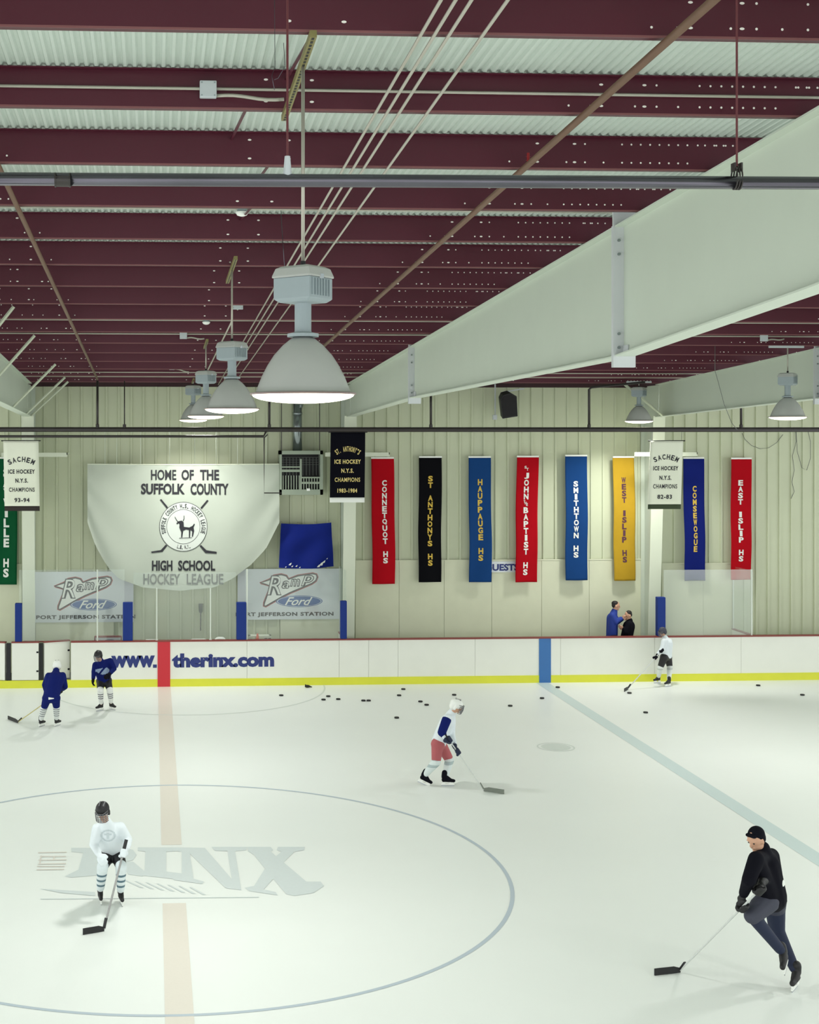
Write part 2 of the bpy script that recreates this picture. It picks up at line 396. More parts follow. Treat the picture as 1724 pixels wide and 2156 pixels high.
# ------------------------------------------------------------------ steel frames: tapered rafters and columns
def frame(i, X, label_r, label_c):
    # bottom edge of the rafter (Y, z), from the column outwards
    prof = [(32.35, 6.46), (24.4, 6.70), (13.6, 6.82), (9.5, 7.08), (3.0, 7.55), (Y_MIN, 7.9)]
    r = empty('rafter', (X, 20, zroof(20)), label_r, 'rafter', 'cream tapered roof rafters')
    m_ = MB(); pts = [(y, z) for y, z in prof]
    top = [(y, zroof(y)-.02) for y, z in prof]
    for a in range(len(prof)-1):
        (y0, b0), (y1, b1) = pts[a], pts[a+1]; t0, t1 = top[a][1], top[a+1][1]
        m_.hexa([(X-.006,y1,b1),(X+.006,y1,b1),(X+.006,y0,b0),(X-.006,y0,b0),(X-.006,y1,t1),(X+.006,y1,t1),(X+.006,y0,t0),(X-.006,y0,t0)])
    obj('web', m_, M['rafter'], r)
    for nm, src, sg in (('bottom_flange', pts, -1), ('top_flange', top, -1)):
        f_ = MB()
        for a in range(len(src)-1):
            (y0, b0), (y1, b1) = src[a], src[a+1]; h = .016
            f_.hexa([(X-.1,y1,b1-h),(X+.1,y1,b1-h),(X+.1,y0,b0-h),(X-.1,y0,b0-h),(X-.1,y1,b1),(X+.1,y1,b1),(X+.1,y0,b0),(X-.1,y0,b0)])
        obj(nm, f_, M['rafter'], r)
    for ys, zb in ((24.4, 6.70), (13.45, 6.825)):
        s_ = MB(); s_.box((X-.115, ys-.03, zb-.12), (X+.115, ys+.0, zroof(ys)+(.17 if ys < 20 else .02)))
        s_.box((X-.115, ys+.004, zb-.12), (X+.115, ys+.03, zroof(ys)-.02))
        s_.box((X-.02, ys-.18, zb), (X-.008, ys, zb+.10)); s_.box((X+.008, ys-.18, zb), (X+.02, ys, zb+.10))
        bo = []
        pl = obj('splice_plate', s_, M['splice'], r)
        for dz in (.12, .26):
            for top_ in (0, 1):
                for sx in (-.06, .06):
                    zz = (zroof(ys)-.05-dz) if top_ else (zb+dz-.04)
                    b_ = MB(); b_.tube([(X+sx, ys-.05, zz), (X+sx, ys+.05, zz)], .016, 6); obj('bolt', b_, M['duct'], pl)
    # column: front flange leaning out towards the top
    c = empty('column', (X, 32.8, 0), label_c, 'column', 'cream steel columns on the far wall')
    zt_ = zroof(33.2)
    yt, yb_ = 32.35, 32.78
    m_ = MB(); m_.hexa([(X-.15,yb_,.1),(X+.15,yb_,.1),(X+.15,yb_+.016,.1),(X-.15,yb_+.016,.1),(X-.15,yt,6.47),(X+.15,yt,6.47),(X+.15,yt+.016,6.47),(X-.15,yt+.016,6.47)])
    obj('front_flange', m_, M['cream'], c)
    m_ = MB(); m_.hexa([(X-.006,yb_+.016,.1),(X+.006,yb_+.016,.1),(X+.006,YW-.07,.1),(X-.006,YW-.07,.1),(X-.006,yt+.016,zt_),(X+.006,yt+.016,zt_),(X+.006,YW-.07,zt_),(X-.006,YW-.07,zt_)])
    obj('web', m_, M['rafter'], c)
    m_ = MB(); m_.box((X-.1, YW-.07, .1), (X+.1, YW-.056, zt_)); obj('back_flange', m_, M['rafter'], c)
    # pale arm across the column face
    za = P(800, 957, 32.3).z
    m_ = MB(); m_.box((X-.62, yt-.02, za-.05), (X+.95, yt+.02, za+.05)); m_.box((X+.93, yt-.02, za+.05), (X+.95, YW-.06, za+.0))
    o = obj('wall_bracket', m_, M['cream'], loc=(X, yt, za)); return r, c, o
names = ['left', 'middle', 'right']
rl = ['cream tapered rafter at the left edge with white diagonal braces', 'large cream tapered rafter crossing the upper right in front of the others', 'smaller cream rafter further off at the right edge']
cl = ['cream steel column left of the white league banner', 'cream steel column between the blue cloth and the red banner', 'cream steel column beside the blue pad at the right']
bl = ['pale horizontal bar behind the white banner reading 93-94', 'pale horizontal bar beside the black championship banner', 'pale horizontal bar behind the white banner reading 82-83']
for i in range(3):
    r, c, o = frame(i, FX[i], rl[i], cl[i]); tag(o, bl[i], 'bar', 'pale bars across the columns')
    if i != 1:
        if i == 0:
            for b in ((29,674), (73,721), (117,757), (137,785), (144,802)):      # flange braces up to the purlins
                q = PX(b[0], b[1], FX[0]+.97); yq = min(q.y, 32.3); prof = [(32.35, 6.46), (24.4, 6.70), (13.6, 6.82), (9.5, 7.08)]; zb = 6.46
                for t_ in range(3):
                    if prof[t_+1][0] <= yq <= prof[t_][0]: t = (yq-prof[t_][0])/(prof[t_+1][0]-prof[t_][0]); zb = prof[t_][1]+t*(prof[t_+1][1]-prof[t_][1])
                m_ = MB(); e_ = (FX[0]+.97, yq, zroof(yq)+.01); m_.bar((FX[0]+.09, yq, zb), e_, .05, .006); m_.bar((FX[0]+.09, yq, zb), e_, .006, .05)
                obj('flange_brace', m_, M['cream'], r)
        else:
            m_ = MB(); q = P(1313, 808, 31.9); m_.bar(q, (FX[2]-.08, 31.9, 6.46), .06, .012); m_.bar(q, (FX[2]-.08, 31.9, 6.46), .012, .06)
            obj('flange_brace', m_, M['cream'], r)

# ------------------------------------------------------------------ pipes
def pipe(name, pts, r, m, label, cat='pipe', group=None, n=12):
    m_ = MB(); m_.tube(pts, r, n); o = obj(name, m_, m, smooth=True, loc=V(pts[0])); return tag(o, label, cat, group)
# near black/grey pipe
yn = 6.15; a = P(-60, 376.5, yn); b = P(1800, 386, yn)
near = pipe('water_pipe', [a, b], .0305, M['galv'], 'large dark grey pipe spanning the picture below the roof purlins')
def cpl(px):
    q = P(px, 379, yn); m_ = MB(); m_.tube([q-V((.032,0,0)), q+V((.032,0,0))], .031, 16); m_.tube([q-V((.036,0,0)), q-V((.03,0,0))], .034, 16); m_.tube([q+V((.03,0,0)), q+V((.036,0,0))], .034, 16)
    obj('coupling', m_, M['iron'], near, smooth=False)
cpl(132)
def hanger(px, label, cap_=False):
    q = P(px, 384, yn); zt_ = zroof(6.35); r = empty('pipe_hanger', (q.x, yn, zt_), label, 'hanger')
    m_ = MB(); m_.tube([(q.x, yn, q.z+.07), (q.x, yn, zt_+.02)], .0055, 8); obj('rod', m_, mat('rod_maroon', (96, 40, 46), .5), r)
    m_ = MB()
    if cap_:
        m_.tube([(q.x, yn, q.z+.015), (q.x, yn, q.z+.12)], [.022, .013], 10); obj('clamp_cap', m_, M['boxm'], r)
    else:
        pts = [(q.x, yn+.036*math.sin(t), q.z+.01+.045*math.cos(t)*(1.4 if math.cos(t) > 0 else .95)) for t in [2*PI*i/24 for i in range(25)]]
        for dx in (-.012, .0, .012): m_.tube([(x+dx, y, z) for x, y, z in pts], .004, 6)
        obj('clevis', m_, M['iron'], r)
        m_ = MB(); m_.box((q.x-.02, yn-.02, q.z+.05), (q.x-.012, yn+.02, q.z+.09)); m_.box((q.x+.012, yn-.02, q.z+.05), (q.x+.02, yn+.02, q.z+.09)); obj('yoke', m_, M['iron'], r)
hanger(1551, 'thin maroon rod with clevis holding the near pipe at the right')
hanger(605, 'thin maroon rod with pale cap holding the near pipe near the big lamp', True)

# brown sprinkler branch pipes following the roof slope
def branch(x, y0, y1, r, label, drop=None, name='sprinkler_pipe', m='rust', off=.05, group='brown sprinkler pipes'):
    pts = [(x, y0, zroof(y0)-off), (x, y1, zroof(y1)-off)]
    return pipe(name, pts, r, M[m], label, 'pipe', group)
YM = 31.0; zm = P(900, 904.5, YM).z
xb1 = PX  # alias
def xat(px, py, off):   # X of a line parallel to the slope under the purlins seen at this pixel
    best = None
    for i in range(2000):
        Y = 5+i*.013; q = P(px, py, Y)
        d = abs(q.z-(zroof(Y)-off))
        if best is None or d < best[0]: best = (d, q.x)
    return best[1]
xl = (xat(110, 600, .05)+xat(205, 795, .05))/2; xr = xat(1100, 357, .05)
branch(xl, 4, YM-.05, .024, 'brown sprinkler pipe slanting down at the upper left', zm)
branch(xr, 2, YM-.05, .027, 'brown sprinkler pipe slanting across the upper right', zm)
q = PX(1112, 340, xr); m_ = MB()
for i in range(3): m_.add(ring(q.x, q.y, .016, .02, n=16, z=q.z-.02+.03*i).v, [(2*j, 2*j+1, 2*j+3, 2*j+2) for j in range(16)])
m_.tube([(xr, q.y, q.z-.03), (xr, q.y, q.z+.07)], .012, 8)
brp = bpy.data.objects['sprinkler_pipe.001']; o = obj('sprinkler_head', m_, mat('sprinkler_red', (150, 30, 34), .4), brp); o['label'] = 'red upright sprinkler head'

# far black sprinkler main with its risers
xa, xb = P(-40, 903, YM).x, P(1790, 905, YM).x; xm = P(562, 904, YM).x
main = pipe('sprinkler_main', [(X_MIN, YM, zm), (X_MAX, YM, zm)], .056, M['iron'], 'long black sprinkler main along the far wall above the banners', 'pipe', None, 16)
for px, pyt, bend in (((CX+F*((xl*math.cos(TH)-YM*math.sin(TH))/(xl*math.sin(TH)+YM*math.cos(TH)))), 815, None), (567, 846, None), (907, 828, None), (1240, 820, 1345), (1560, 857, None), (262, 815, None)):
    q = P(px, pyt, YM); zz = zroof(YM)-.08 if px != 1240 else q.z; m_ = MB()
    pts = [(q.x, YM, zm), (q.x, YM, zz)]
    if bend: e_ = P(bend, 806, YM); pts += [(q.x+.06, YM, zz+.05), (e_.x, YM-.4, e_.z)]
    m_.tube(pts, .014 if px == 262 else .028, 10); obj('riser', m_, M['iron'], main, smooth=True)
    m_ = MB(); m_.tube([(q.x, YM, zm+.03), (q.x, YM, zm+.12)], .04, 10); obj('fitting', m_, M['iron'], main)
z2 = P(300, 911.5, YM).z-.02
m_ = MB(); pts = [(X_MIN, YM-.02, z2-.06), (xm-.08, YM-.02, z2-.06), (xm, YM-.02, zm)]
q = pipe('drain_pipe', pts, .03, M['iron'], 'thinner black pipe just below the sprinkler main at the left')
m_ = MB(); q0 = P(563, 915, YM); q1 = P(556, 1050, YM); qa = P(592, 1038, YM)
m_.tube([q0, P(556, 922, YM), q1], .016, 8); m_.tube([P(556, 1038, YM), qa], .012, 8)
tag(obj('gas_pipe', m_, M['iron'], loc=q0), 'thin black pipe dropping beside the grilled heater', 'pipe')

# conduits running with the slope
for i, px in enumerate((930, 962, 995, 1072)):
    x = xat(px, 0, .04); branch(x, 4.5, 32.6, .0105, 'grey conduit running away up the roof, %s from the left of four' % ORD[i], None, 'conduit', 'conduit', .03, 'parallel roof conduits')
    c = bpy.context.scene.objects[-1] if False else None
# conduits running across, strapped to purlins
def cross(py, yy, label, x0=X_MIN, x1=X_MAX, r=.0115):
    q = P(300, py, yy); return pipe('conduit', [(x0, yy, q.z), (x1, yy, q.z)], r, M['conduit'], label, 'conduit', 'conduits across the purlins')
cy = {}
CL = [(185, PY[4]-.02, 'highest pale conduit running across, left and right of the square box'),
 (438, 13.9, 'pale conduit across carrying the nearest round fixture'),
 (536, PY[8]+.35, 'pale conduit across leading to the second junction box'),
 (638, PY[11]-.1, 'thick pale conduit across just behind the big lamp housing'),
 (655, PY[11]+.9, 'thin pale conduit across under the thick one behind the big lamp'),
 (674, PY[12]-.05, 'pale conduit across carrying the second round fixture'),
 (703, PY[13]-.1, 'pale conduit across leading to the third junction box'),
 (784, 30.4, 'upper of two pale conduits across nearest the far wall'),
 (793, 31.6, 'lower of two pale conduits across nearest the far wall')]
for py, yy, lb in CL: cross(py, yy, lb, r=.016 if py in (638,) else .0115)
# round fixtures
for px, py, yy, lb in ((509, 447, 13.9, 'small round white ceiling fixture at the upper left, nearest one'), (434, 678, PY[12]-.05, 'small round white ceiling fixture above the far lamps'),
                       (1515, 683, PY[12]-.05, 'small round white ceiling fixture right of the big rafter'), (1140, 789, 31.6, 'small round white ceiling fixture above the speaker')):
    q = P(px, py, yy); s_ = 1.0 if py < 500 else 1.2
    r = empty('ceiling_fixture', q, lb, 'light fixture', 'small round ceiling fixtures')
    m_ = MB(); m_.lathe(q+V((0,-.02,0)), [(.001, .05), (.05, .05), (.052, .0), (.001, .0)], 20); obj('base', m_, M['bal'], r)
    m_ = MB(); m_.lathe(q+V((0,-.02,0)), [(.066, 0), (.066, -.01), (.05, -.035), (.02, -.045), (.001, -.046)], 20); obj('dome', m_, M['white'], r, smooth=True)
# junction boxes with flexible whips
def jbox(px, py, yy, size, to, lb):
    q = P(px, py, yy); r = empty('junction_box', q, lb, 'junction box', 'junction boxes under the roof'); h = size/2
    m_ = MB(); m_.box((q.x-h, q.y-.03, q.z-h), (q.x+h, q.y+.02, q.z+h)); obj('box', m_, M['boxm'], r, bevel=.006)
    m_ = MB()
    for sx in (-1, 1):
        for sz in (-1, 1): m_.box((q.x+sx*h*.75-.005, q.y-.036, q.z+sz*h*.75-.005), (q.x+sx*h*.75+.005, q.y-.029, q.z+sz*h*.75+.005))
    obj('cover_screws', m_, M['bal'], r)
    if to:
        e_ = P(to[0], to[1], to[2]); a_ = V((q.x+h, q.y, q.z-h*.7)); pts = []
        for i in range(9):
            t = i/8; p_ = a_.lerp(e_, t); p_.z += .009*math.sin(t*2*PI)*size/.12; pts.append(p_)
        m_ = MB(); m_.tube(pts, .013, 8); obj('flexible_whip', m_, M['conduit'], r, smooth=True)
jbox(438, 189, PY[4]-.04, .12, (598, 209, PY[4]-.1), 'square grey junction box on the highest conduit')
jbox(388, 541, PY[8]+.33, .13, (486, 552, PY[8]), 'grey junction box left of the second lamp pole')
jbox(386, 706, PY[13]-.12, .13, (430, 713, PY[13]-.2), 'small pale junction box left of the third lamp pole')
jbox(362, 773, 30.3, .12, (398, 783, 30.3), 'smallest pale junction box nearest the far wall')
jbox(500, 640, PY[11]-.15, .17, None, 'grey junction box right of the second lamp pole')
jbox(545, 646, PY[11]+.8, .13, None, 'grey junction box left of the big lamp housing')
jbox(708, 649, PY[11]+.8, .12, None, 'grey junction box right of the big lamp housing')
jbox(1608, 711, 23.4, .13, (1650, 714, 23.9), 'grey junction box at the right above the far lamp')
jbox(1340, 774, 30.9, .14, None, 'grey junction box above the lamp beside the right rafter')
# extra slanting conduit to the third lamp
pipe('conduit', [P(502, 648, PY[11]-.1), P(438, 778, 24.9)], .013, M['conduit'], 'single pale conduit slanting down from a box to the third lamp', 'conduit')

# sag angles between purlins
for px0, py0, k in ((665, 70, 3), (520, 236, 4), (570, 350, 5), (550, 392, 6)):
    q = PX(px0, py0, xat(px0, py0, 0)); y0, y1 = PY[k]+.02, PY[k+1]
    m_ = MB(); m_.bar((q.x, y0, zroof(y0)+.03), (q.x-.02, y1, zroof(y1)+.22), .02, .012)
    tag(obj('sag_brace', m_, M['maroon'], loc=(q.x, y0, zroof(y0))), 'small maroon brace between the %s and %s purlins from the top' % (ORD[k-3], ORD[k-2]), 'brace', 'small braces between purlins')

# ------------------------------------------------------------------ high bay lamps
LX1, LX2, LZ = .95, 11.45, 6.30
def make_lamp(x, y, z, label):
    r = empty('high_bay_lamp', (x, y, z), label, 'lamp', 'high bay lamps'); c = V((x, y, z))
    R_ = .325
    prof = [(R_+.004, .03), (.302, .036), (.288, .075), (.262, .14), (.226, .21), (.184, .275), (.13, .335), (.085, .372), (.06, .39)]
    inner = [(p-.008, q-.006) for p, q in prof[::-1]]
    m_ = MB(); m_.lathe(c, prof+inner, 48); obj('reflector', m_, M['refl'], r, smooth=True)
    m_ = MB(); m_.lathe(c, [(R_+.01, .024), (R_+.012, .034), (R_-.002, .038), (R_-.002, .024), (R_+.01, .024)], 48); obj('rim', m_, M['rim'], r)
    m_ = MB(); m_.lathe(c, [(R_-.003, .03)]+[((R_-.003)*math.cos(t), .024-.055*math.sin(t)) for t in [PI/2*i/8 for i in range(9)]], 48); obj('lens', m_, M['lens'], r, smooth=True)
    m_ = MB(); m_.lathe(c, [(.001, .39), (.1, .39), (.1, .41), (.055, .42), (.053, .43), (.053, .60), (.08, .605), (.08, .615), (.001, .615)], 24); obj('neck', m_, M['bal'], r)
    # ballast housing: box with chamfered lid, fins on the right half
    ra = math.radians(-42)
    def rt(x_, y_, z_): return (c.x+x_*math.cos(ra)-y_*math.sin(ra), c.y+x_*math.sin(ra)+y_*math.cos(ra), c.z+z_)
    def rect(w_, d_, z_): w_ = w_*.74; d_ = w_*.92; return [rt(-w_/2, -d_/2, z_), rt(w_/2, -d_/2, z_), rt(w_/2, d_/2, z_), rt(-w_/2, d_/2, z_)]
    rings_ = [rect(.30, .20, .605), rect(.37, .26, .625), rect(.375, .27, .63), rect(.375, .27, .76)]
    m_ = MB(); vs_ = [q for g_ in rings_ for q in g_]; fs_ = [(3,2,1,0)]
    for i in range(len(rings_)-1): fs_ += [(i*4+j, i*4+(j+1)%4, (i+1)*4+(j+1)%4, (i+1)*4+j) for j in range(4)]
    fs_.append(tuple(len(vs_)-4+j for j in range(4))); m_.add(vs_, fs_)
    h_ = obj('ballast_housing', m_, M['bal'], r, bevel=.006)
    rings_ = [rect(.395, .29, .76), rect(.395, .29, .772), rect(.35, .24, .82), rect(.27, .17, .835)]
    m_ = MB(); vs_ = [q for g_ in rings_ for q in g_]; fs_ = [(3,2,1,0)]
    for i in range(len(rings_)-1): fs_ += [(i*4+j, i*4+(j+1)%4, (i+1)*4+(j+1)%4, (i+1)*4+j) for j in range(4)]
    fs_.append(tuple(len(vs_)-4+j for j in range(4))); m_.add(vs_, fs_)
    obj('lid', m_, M['refl'], h_, bevel=.004)
    m_ = MB()
    for i in range(7): m_.hexa([rt(.136, -.10+.03*i, .645), rt(.149, -.10+.03*i, .645), rt(.149, -.092+.03*i, .645), rt(.136, -.092+.03*i, .645), rt(.136, -.10+.03*i, .75), rt(.149, -.10+.03*i, .75), rt(.149, -.092+.03*i, .75), rt(.136, -.092+.03*i, .75)])
    obj('cooling_fins', m_, M['bal'], h_)
    m_ = MB(); q_ = V(rt(.142, 0, .765)); m_.box(q_-V((.014,.014,.015)), q_+V((.014,.014,.015)))
    obj('latch', m_, M['duct'], h_)
    m_ = MB(); m_.tube([(x, y, z+.83), (x, y, z+.87)], .017, 10); obj('hanger_nut', m_, M['black'], r)
    m_ = MB(); zt_ = zroof(8.47)-.04; m_.tube([(x, y, z+.86), (x, y, zt_)], .0115, 12); obj('pole', m_, M['conduit'], r, smooth=True)
    # emitted light leaves through the lens
    ld = bpy.data.lights.new('lamp_light', 'AREA'); ld.shape = 'DISK'; ld.size = .6; ld.energy = LAMP_POWER; ld.color = (1, 1, .965); ld.spread = math.radians(140)
    lo = bpy.data.objects.new('lamp_light', ld); C.objects.link(lo); lo.parent = r; lo.location = (0, 0, -.04)
    return r
lamp1 = make_lamp(LX1, 8.47, LZ-.05, 'large grey domed high bay lamp in the foreground on a long pole')
LY = [8.47, 16.1, 24.0, 31.5]
def place_lamp(x, y, z, lb, grp='high bay lamps'):
    c = copy_tree(lamp1); c.location = (x, y, z); c['label'] = lb; c['group'] = grp
    # pole to this purlin height
    zt_ = zroof(y)-.035; base = .86; L = zt_-z-base
    for ch in c.children:
        if ch.name.startswith('pole'):
            ch.data = ch.data.copy(); hi = max(v.co.z for v in ch.data.vertices)
            for v in ch.data.vertices:
                if v.co.z > base+.01: v.co.z = base+max(.05, L)
    return c
lbs = [(LX1, LY[1], 6.30, 'second high bay lamp away, just left below the big one'), (LX1, LY[2], 6.32, 'third high bay lamp away, overlapping behind the second'), (LX1, LY[3], 6.33, 'smallest high bay lamp of the left cluster, nearest the wall'),
       (P(1658, 885, 24).x, 24.0, 6.31, 'high bay lamp at the right edge above the right rafter'), (P(1345, 887, 31.5).x, 31.5, 6.31, 'small high bay lamp beside the right column and brace')]
for x, y, z, lb in lbs: place_lamp(x, y, z, lb)
for x in (-9.5, LX1, 11.45):
    for y in [.9]+LY:
        if x == LX1 and y > 1: continue
        if x == 11.45 and y > 20: continue
        place_lamp(x, y, 6.30, 'high bay lamp hanging beyond the edge of the picture', 'lamps beyond the picture')
# struts the poles hang from
def strut(x, ya, yb, label, off=.0):
    m_ = MB(); a_ = V((x, ya, zroof(ya)-off)); b_ = V((x, yb, zroof(yb)-off)); m_.bar(a_, b_, .042, .042)
    n = max(3, int((b_-a_).length/.06))
    for i in range(n): q = a_.lerp(b_, (i+.5)/n); m_.box((q.x-.008, q.y-.02, q.z-.0225), (q.x+.008, q.y+.02, q.z-.0205), 1)
    return tag(obj('strut_channel', m_, [M['strut'], M['black']], loc=a_), label, 'strut', 'strut channels carrying the lamps')
strut(LX1, PY[3]-.05, PY[4]+.1, 'slotted yellow strut channel above the big foreground lamp', .03)
strut(LX1, PY[7]+.9, PY[8]+1.0, 'strut channel above the second lamp away', .03)
strut(LX1, 23.4, 24.6, 'strut channel above the third lamp away', .03)
strut(LX1, 31.1, 32.1, 'strut channel above the lamp nearest the wall', .03)
m_ = MB(); q = V((lbs[3][0], 24, zroof(24)-.04)); m_.bar(q-V((.35,0,0)), q+V((.3,0,0)), .04, .04, V((0,1,0))); tag(obj('strut_channel', m_, M['boxm'], loc=q), 'grey strut channel above the lamp at the right edge', 'strut', 'strut channels carrying the lamps')
m_ = MB(); q = V((lbs[4][0], 31.5, zroof(31.5)-.04)); m_.bar(q-V((.3,0,0)), q+V((.3,0,0)), .04, .04, V((0,1,0))); tag(obj('strut_channel', m_, M['boxm'], loc=q), 'grey strut channel above the lamp beside the right column', 'strut', 'strut channels carrying the lamps')
# thin hanging wires near the big lamp
for i, (pts, lb) in enumerate((([(578, 0), (579, 140), (572, 160), (578, 190)], 'thin grey wire dangling left of the maroon rod'), ([(597, 90), (600, 140), (585, 165), (577, 168)], 'short hooked wire beside the yellow strut'))):
    pipe('wire', [P(x, y, 7.6) for x, y in pts], .0018, M['galv'], lb, 'wire', None, 6)
pipe('wire', [P(588, 395, 14), P(596, 520, 14), P(600, 575, 14)], .004, M['galv'], 'thin wire hanging left of the big lamp pole', 'wire', None, 6)

# ------------------------------------------------------------------ boards
bd = empty('rink_boards', (2, YB, 0), 'long white rink boards with yellow kick strip and red top rail', 'rink boards')
HB = 1.07; xg = P(149, 1400, YB).x
seams = [xg]+[P(p, 1400, YB).x for p in (345, 520, 714, 776, 838, 1000, 1180, 1378, 1560)]+[X_MAX]
for i in range(len(seams)-1):
    m_ = MB(); m_.box((seams[i]+.003, YB, .18), (seams[i+1]-.003, YB+.1, HB)); obj('board_panel', m_, M['board'], bd)
m_ = MB(); m_.box((X_MIN, YB-.012, 0), (X_MAX, YB+.1, .18)); obj('kick_strip', m_, M['yellow'], bd)
m_ = MB(); m_.box((xg, YB-.02, HB), (X_MAX, YB+.13, HB+.03)); obj('top_rail', m_, M['cap'], bd)
q = P(345, 1400, YB).x; m_ = MB(); m_.box((q-.15, YB-.016, 0), (q+.15, YB+.002, HB+.003)); obj('red_stripe', m_, M['redst'], bd)
q = P(1147, 1400, YB).x; m_ = MB(); m_.box((q-.145, YB-.016, 0), (q+.145, YB+.002, HB+.003)); obj('blue_stripe', m_, M['bluest'], bd)
def brd(x, z): return V((x, YB-.005, z))
m_ = MB()
def pxbox(x0, x1, y0, y1, Y): a_ = P(x0, y1, Y); b_ = P(x1, y0, Y); return a_.x, b_.x, a_.z, b_.z
a = pxbox(234, 326, 1380, 1406, YB); text_on(m_, 'www', a[0], a[1], a[2], a[3], brd, bold=.055)
a = pxbox(322, 330, 1399, 1406, YB); m_.add([brd(a[0],a[2]), brd(a[1],a[2]), brd(a[1],a[3]), brd(a[0],a[3])], [(0,1,2,3)])
a = pxbox(362, 577, 1374, 1406, YB); text_on(m_, 'therinx.com', a[0], a[1], a[2], a[3], brd, bold=.055)
obj('lettering', m_, M['ink'], bd)
# little scuffs and bolts on boards
# gates at the left
def gate(pxa, pxb, ang, hinge_left, label):
    a_ = P(pxa, 1400, YB).x; b_ = P(pxb, 1400, YB).x; piv = V((a_ if hinge_left else b_, YB+.05, .6)); R = Matrix.Rotation(math.radians(ang), 3, 'Z')
    r = empty('boards_gate', (piv.x, piv.y, .18), label, 'gate', 'gates in the rink boards')
    m_ = MB(); m_.box((a_+.01, YB, .19), (b_-.01, YB+.08, HB-.0), 0, R, piv); obj('gate_panel', m_, M['board'], r)
    m_ = MB(); m_.box((a_, YB-.015, HB), (b_, YB+.1, HB+.03), 0, R, piv); obj('gate_rail', m_, M['cap'], r)
    m_ = MB(); xx = b_-.03 if hinge_left else a_+.03
    for zz in (.4, .85): m_.box((xx-.03, YB-.012, zz-.02), (xx+.02, YB+.0, zz+.02), 0, R, piv)
    obj('latch', m_, M['black'], r)
gate(24, 82, 0, True, 'closed white gate in the boards at the left')
gate(91, 149, 24, True, 'white gate swung back behind the child in the white helmet')
gate(-45, 12, -18, False, 'white gate standing ajar at the left edge')
m_ = MB(); a_ = P(82, 1400, YB).x; b_ = P(90, 1400, YB).x; m_.box((a_, YB+.02, .18), (b_, YB+.12, HB-.02)); 
obj('gate_post', m_, M['black'], bd); m_ = MB(); m_.box((P(13,1400,YB).x, YB+.01, .18), (P(22,1400,YB).x, YB+.12, HB-.01)); obj('gate_post', m_, M['black'], bd)
m_ = MB(); m_.box((P(50,1400,YB+.1).x, YB+.1, HB-.0), (P(90,1400,YB).x, YB+.14, HB+.03)); obj('top_rail', m_, M['cap'], bd)

# pads on stanchion ends
def pad(px, w_, top, label, yy=YB+.06, bot=1.1):
    q = P(px, top, yy); m_ = MB(); m_.box((q.x-w_/2, yy-.06, bot), (q.x+w_/2, yy+.1, q.z)); return tag(obj('safety_pad', m_, M['pad'], loc=(q.x, yy, bot), bevel=.012), label, 'pad', 'blue safety pads on the glass ends')
pad(39, .16, 1270, 'narrow blue safety pad at the far left, below the green banner')
pad(269, .235, 1268, 'blue safety pad right of the left dealership sign')
pad(508, .235, 1268, 'blue safety pad at the left side of the right dealership sign')
pad(723, .15, 1265, 'narrow blue safety pad at the foot of the middle column')
pad(1391, .20, 1257, 'blue safety pad beside the right column above the skater')
# glass panes with their supports
def pane(pxa, pxb, pyt, label, yy=YB+.06, sup=(), g='glass'):
    a_ = P(pxa, pyt, yy); b_ = P(pxb, pyt, yy); r = empty('glass_panel', (a_.x, yy, 1.1), label, 'glass', 'protective glass above the boards')
    m_ = MB(); m_.box((a_.x, yy-.005, 1.105), (b_.x, yy+.007, a_.z)); obj('pane', m_, M[g], r)
    for s_ in sup:
        x = P(s_, pyt, yy).x; m_ = MB(); m_.box((x-.016, yy-.02, 1.1), (x+.016, yy+.02, a_.z)); obj('support', m_, M['stanch'], r)
pane(40, 262, 1200, 'clear glass panel in front of the left dealership sign', sup=(205,))
pane(516, 719, 1198, 'clear glass panel in front of the right dealership sign', sup=(520,))
pane(1397, 1582, 1200, 'clear glass panel under the dark blue and red banners at the right', sup=(1582,), g='glass_reflect_tint')
pane(281, 497, 1206, 'clear glass panel in front of the bottom of the league banner')
for px, lb in ((330, 'slim white glass support post left of the hanging shovel'), (443, 'slim white glass support post right of the hanging shovel')):
    q = P(px, 1238, YB+.06); m_ = MB(); m_.box((q.x-.014, YB+.045, 1.1), (q.x+.014, YB+.075, q.z)); m_.box((q.x-.03, YB+.03, 1.1), (q.x+.03, YB+.09, 1.13)); tag(obj('support_post', m_, M['stanch'], loc=(q.x, YB+.06, 1.1)), lb, 'post', 'slim glass support posts')
def sidepane(px, py, lb):
    x = P(px, py, YB+.06).x; zt_ = P(px, py, YB+.06).z; r = empty('side_glass', (x, YB+.1, 1.1), lb, 'glass', 'glass returns to the wall')
    m_ = MB(); m_.box((x-.006, YB+.1, 1.1), (x+.006, YW-.08, zt_)); obj('pane', m_, M['glass'], r)
    m_ = MB(); m_.box((x-.03, YB+.1, .15), (x+.03, YW-.08, HB)); obj('base_board', m_, M['board'], r)
    m_ = MB(); m_.box((x-.04, YB+.14, HB), (x+.04, YW-.08, HB+.03)); obj('rail', m_, M['cap'], r)
    m_ = MB(); m_.box((x-.015, YW-.11, 1.1), (x+.015, YW-.08, zt_)); obj('wall_channel', m_, M['stanch'], r)
sidepane(1586, 1202, 'glass return running back to the wall at the right')
sidepane(729, 1202, 'glass return running back to the wall beside the middle column')

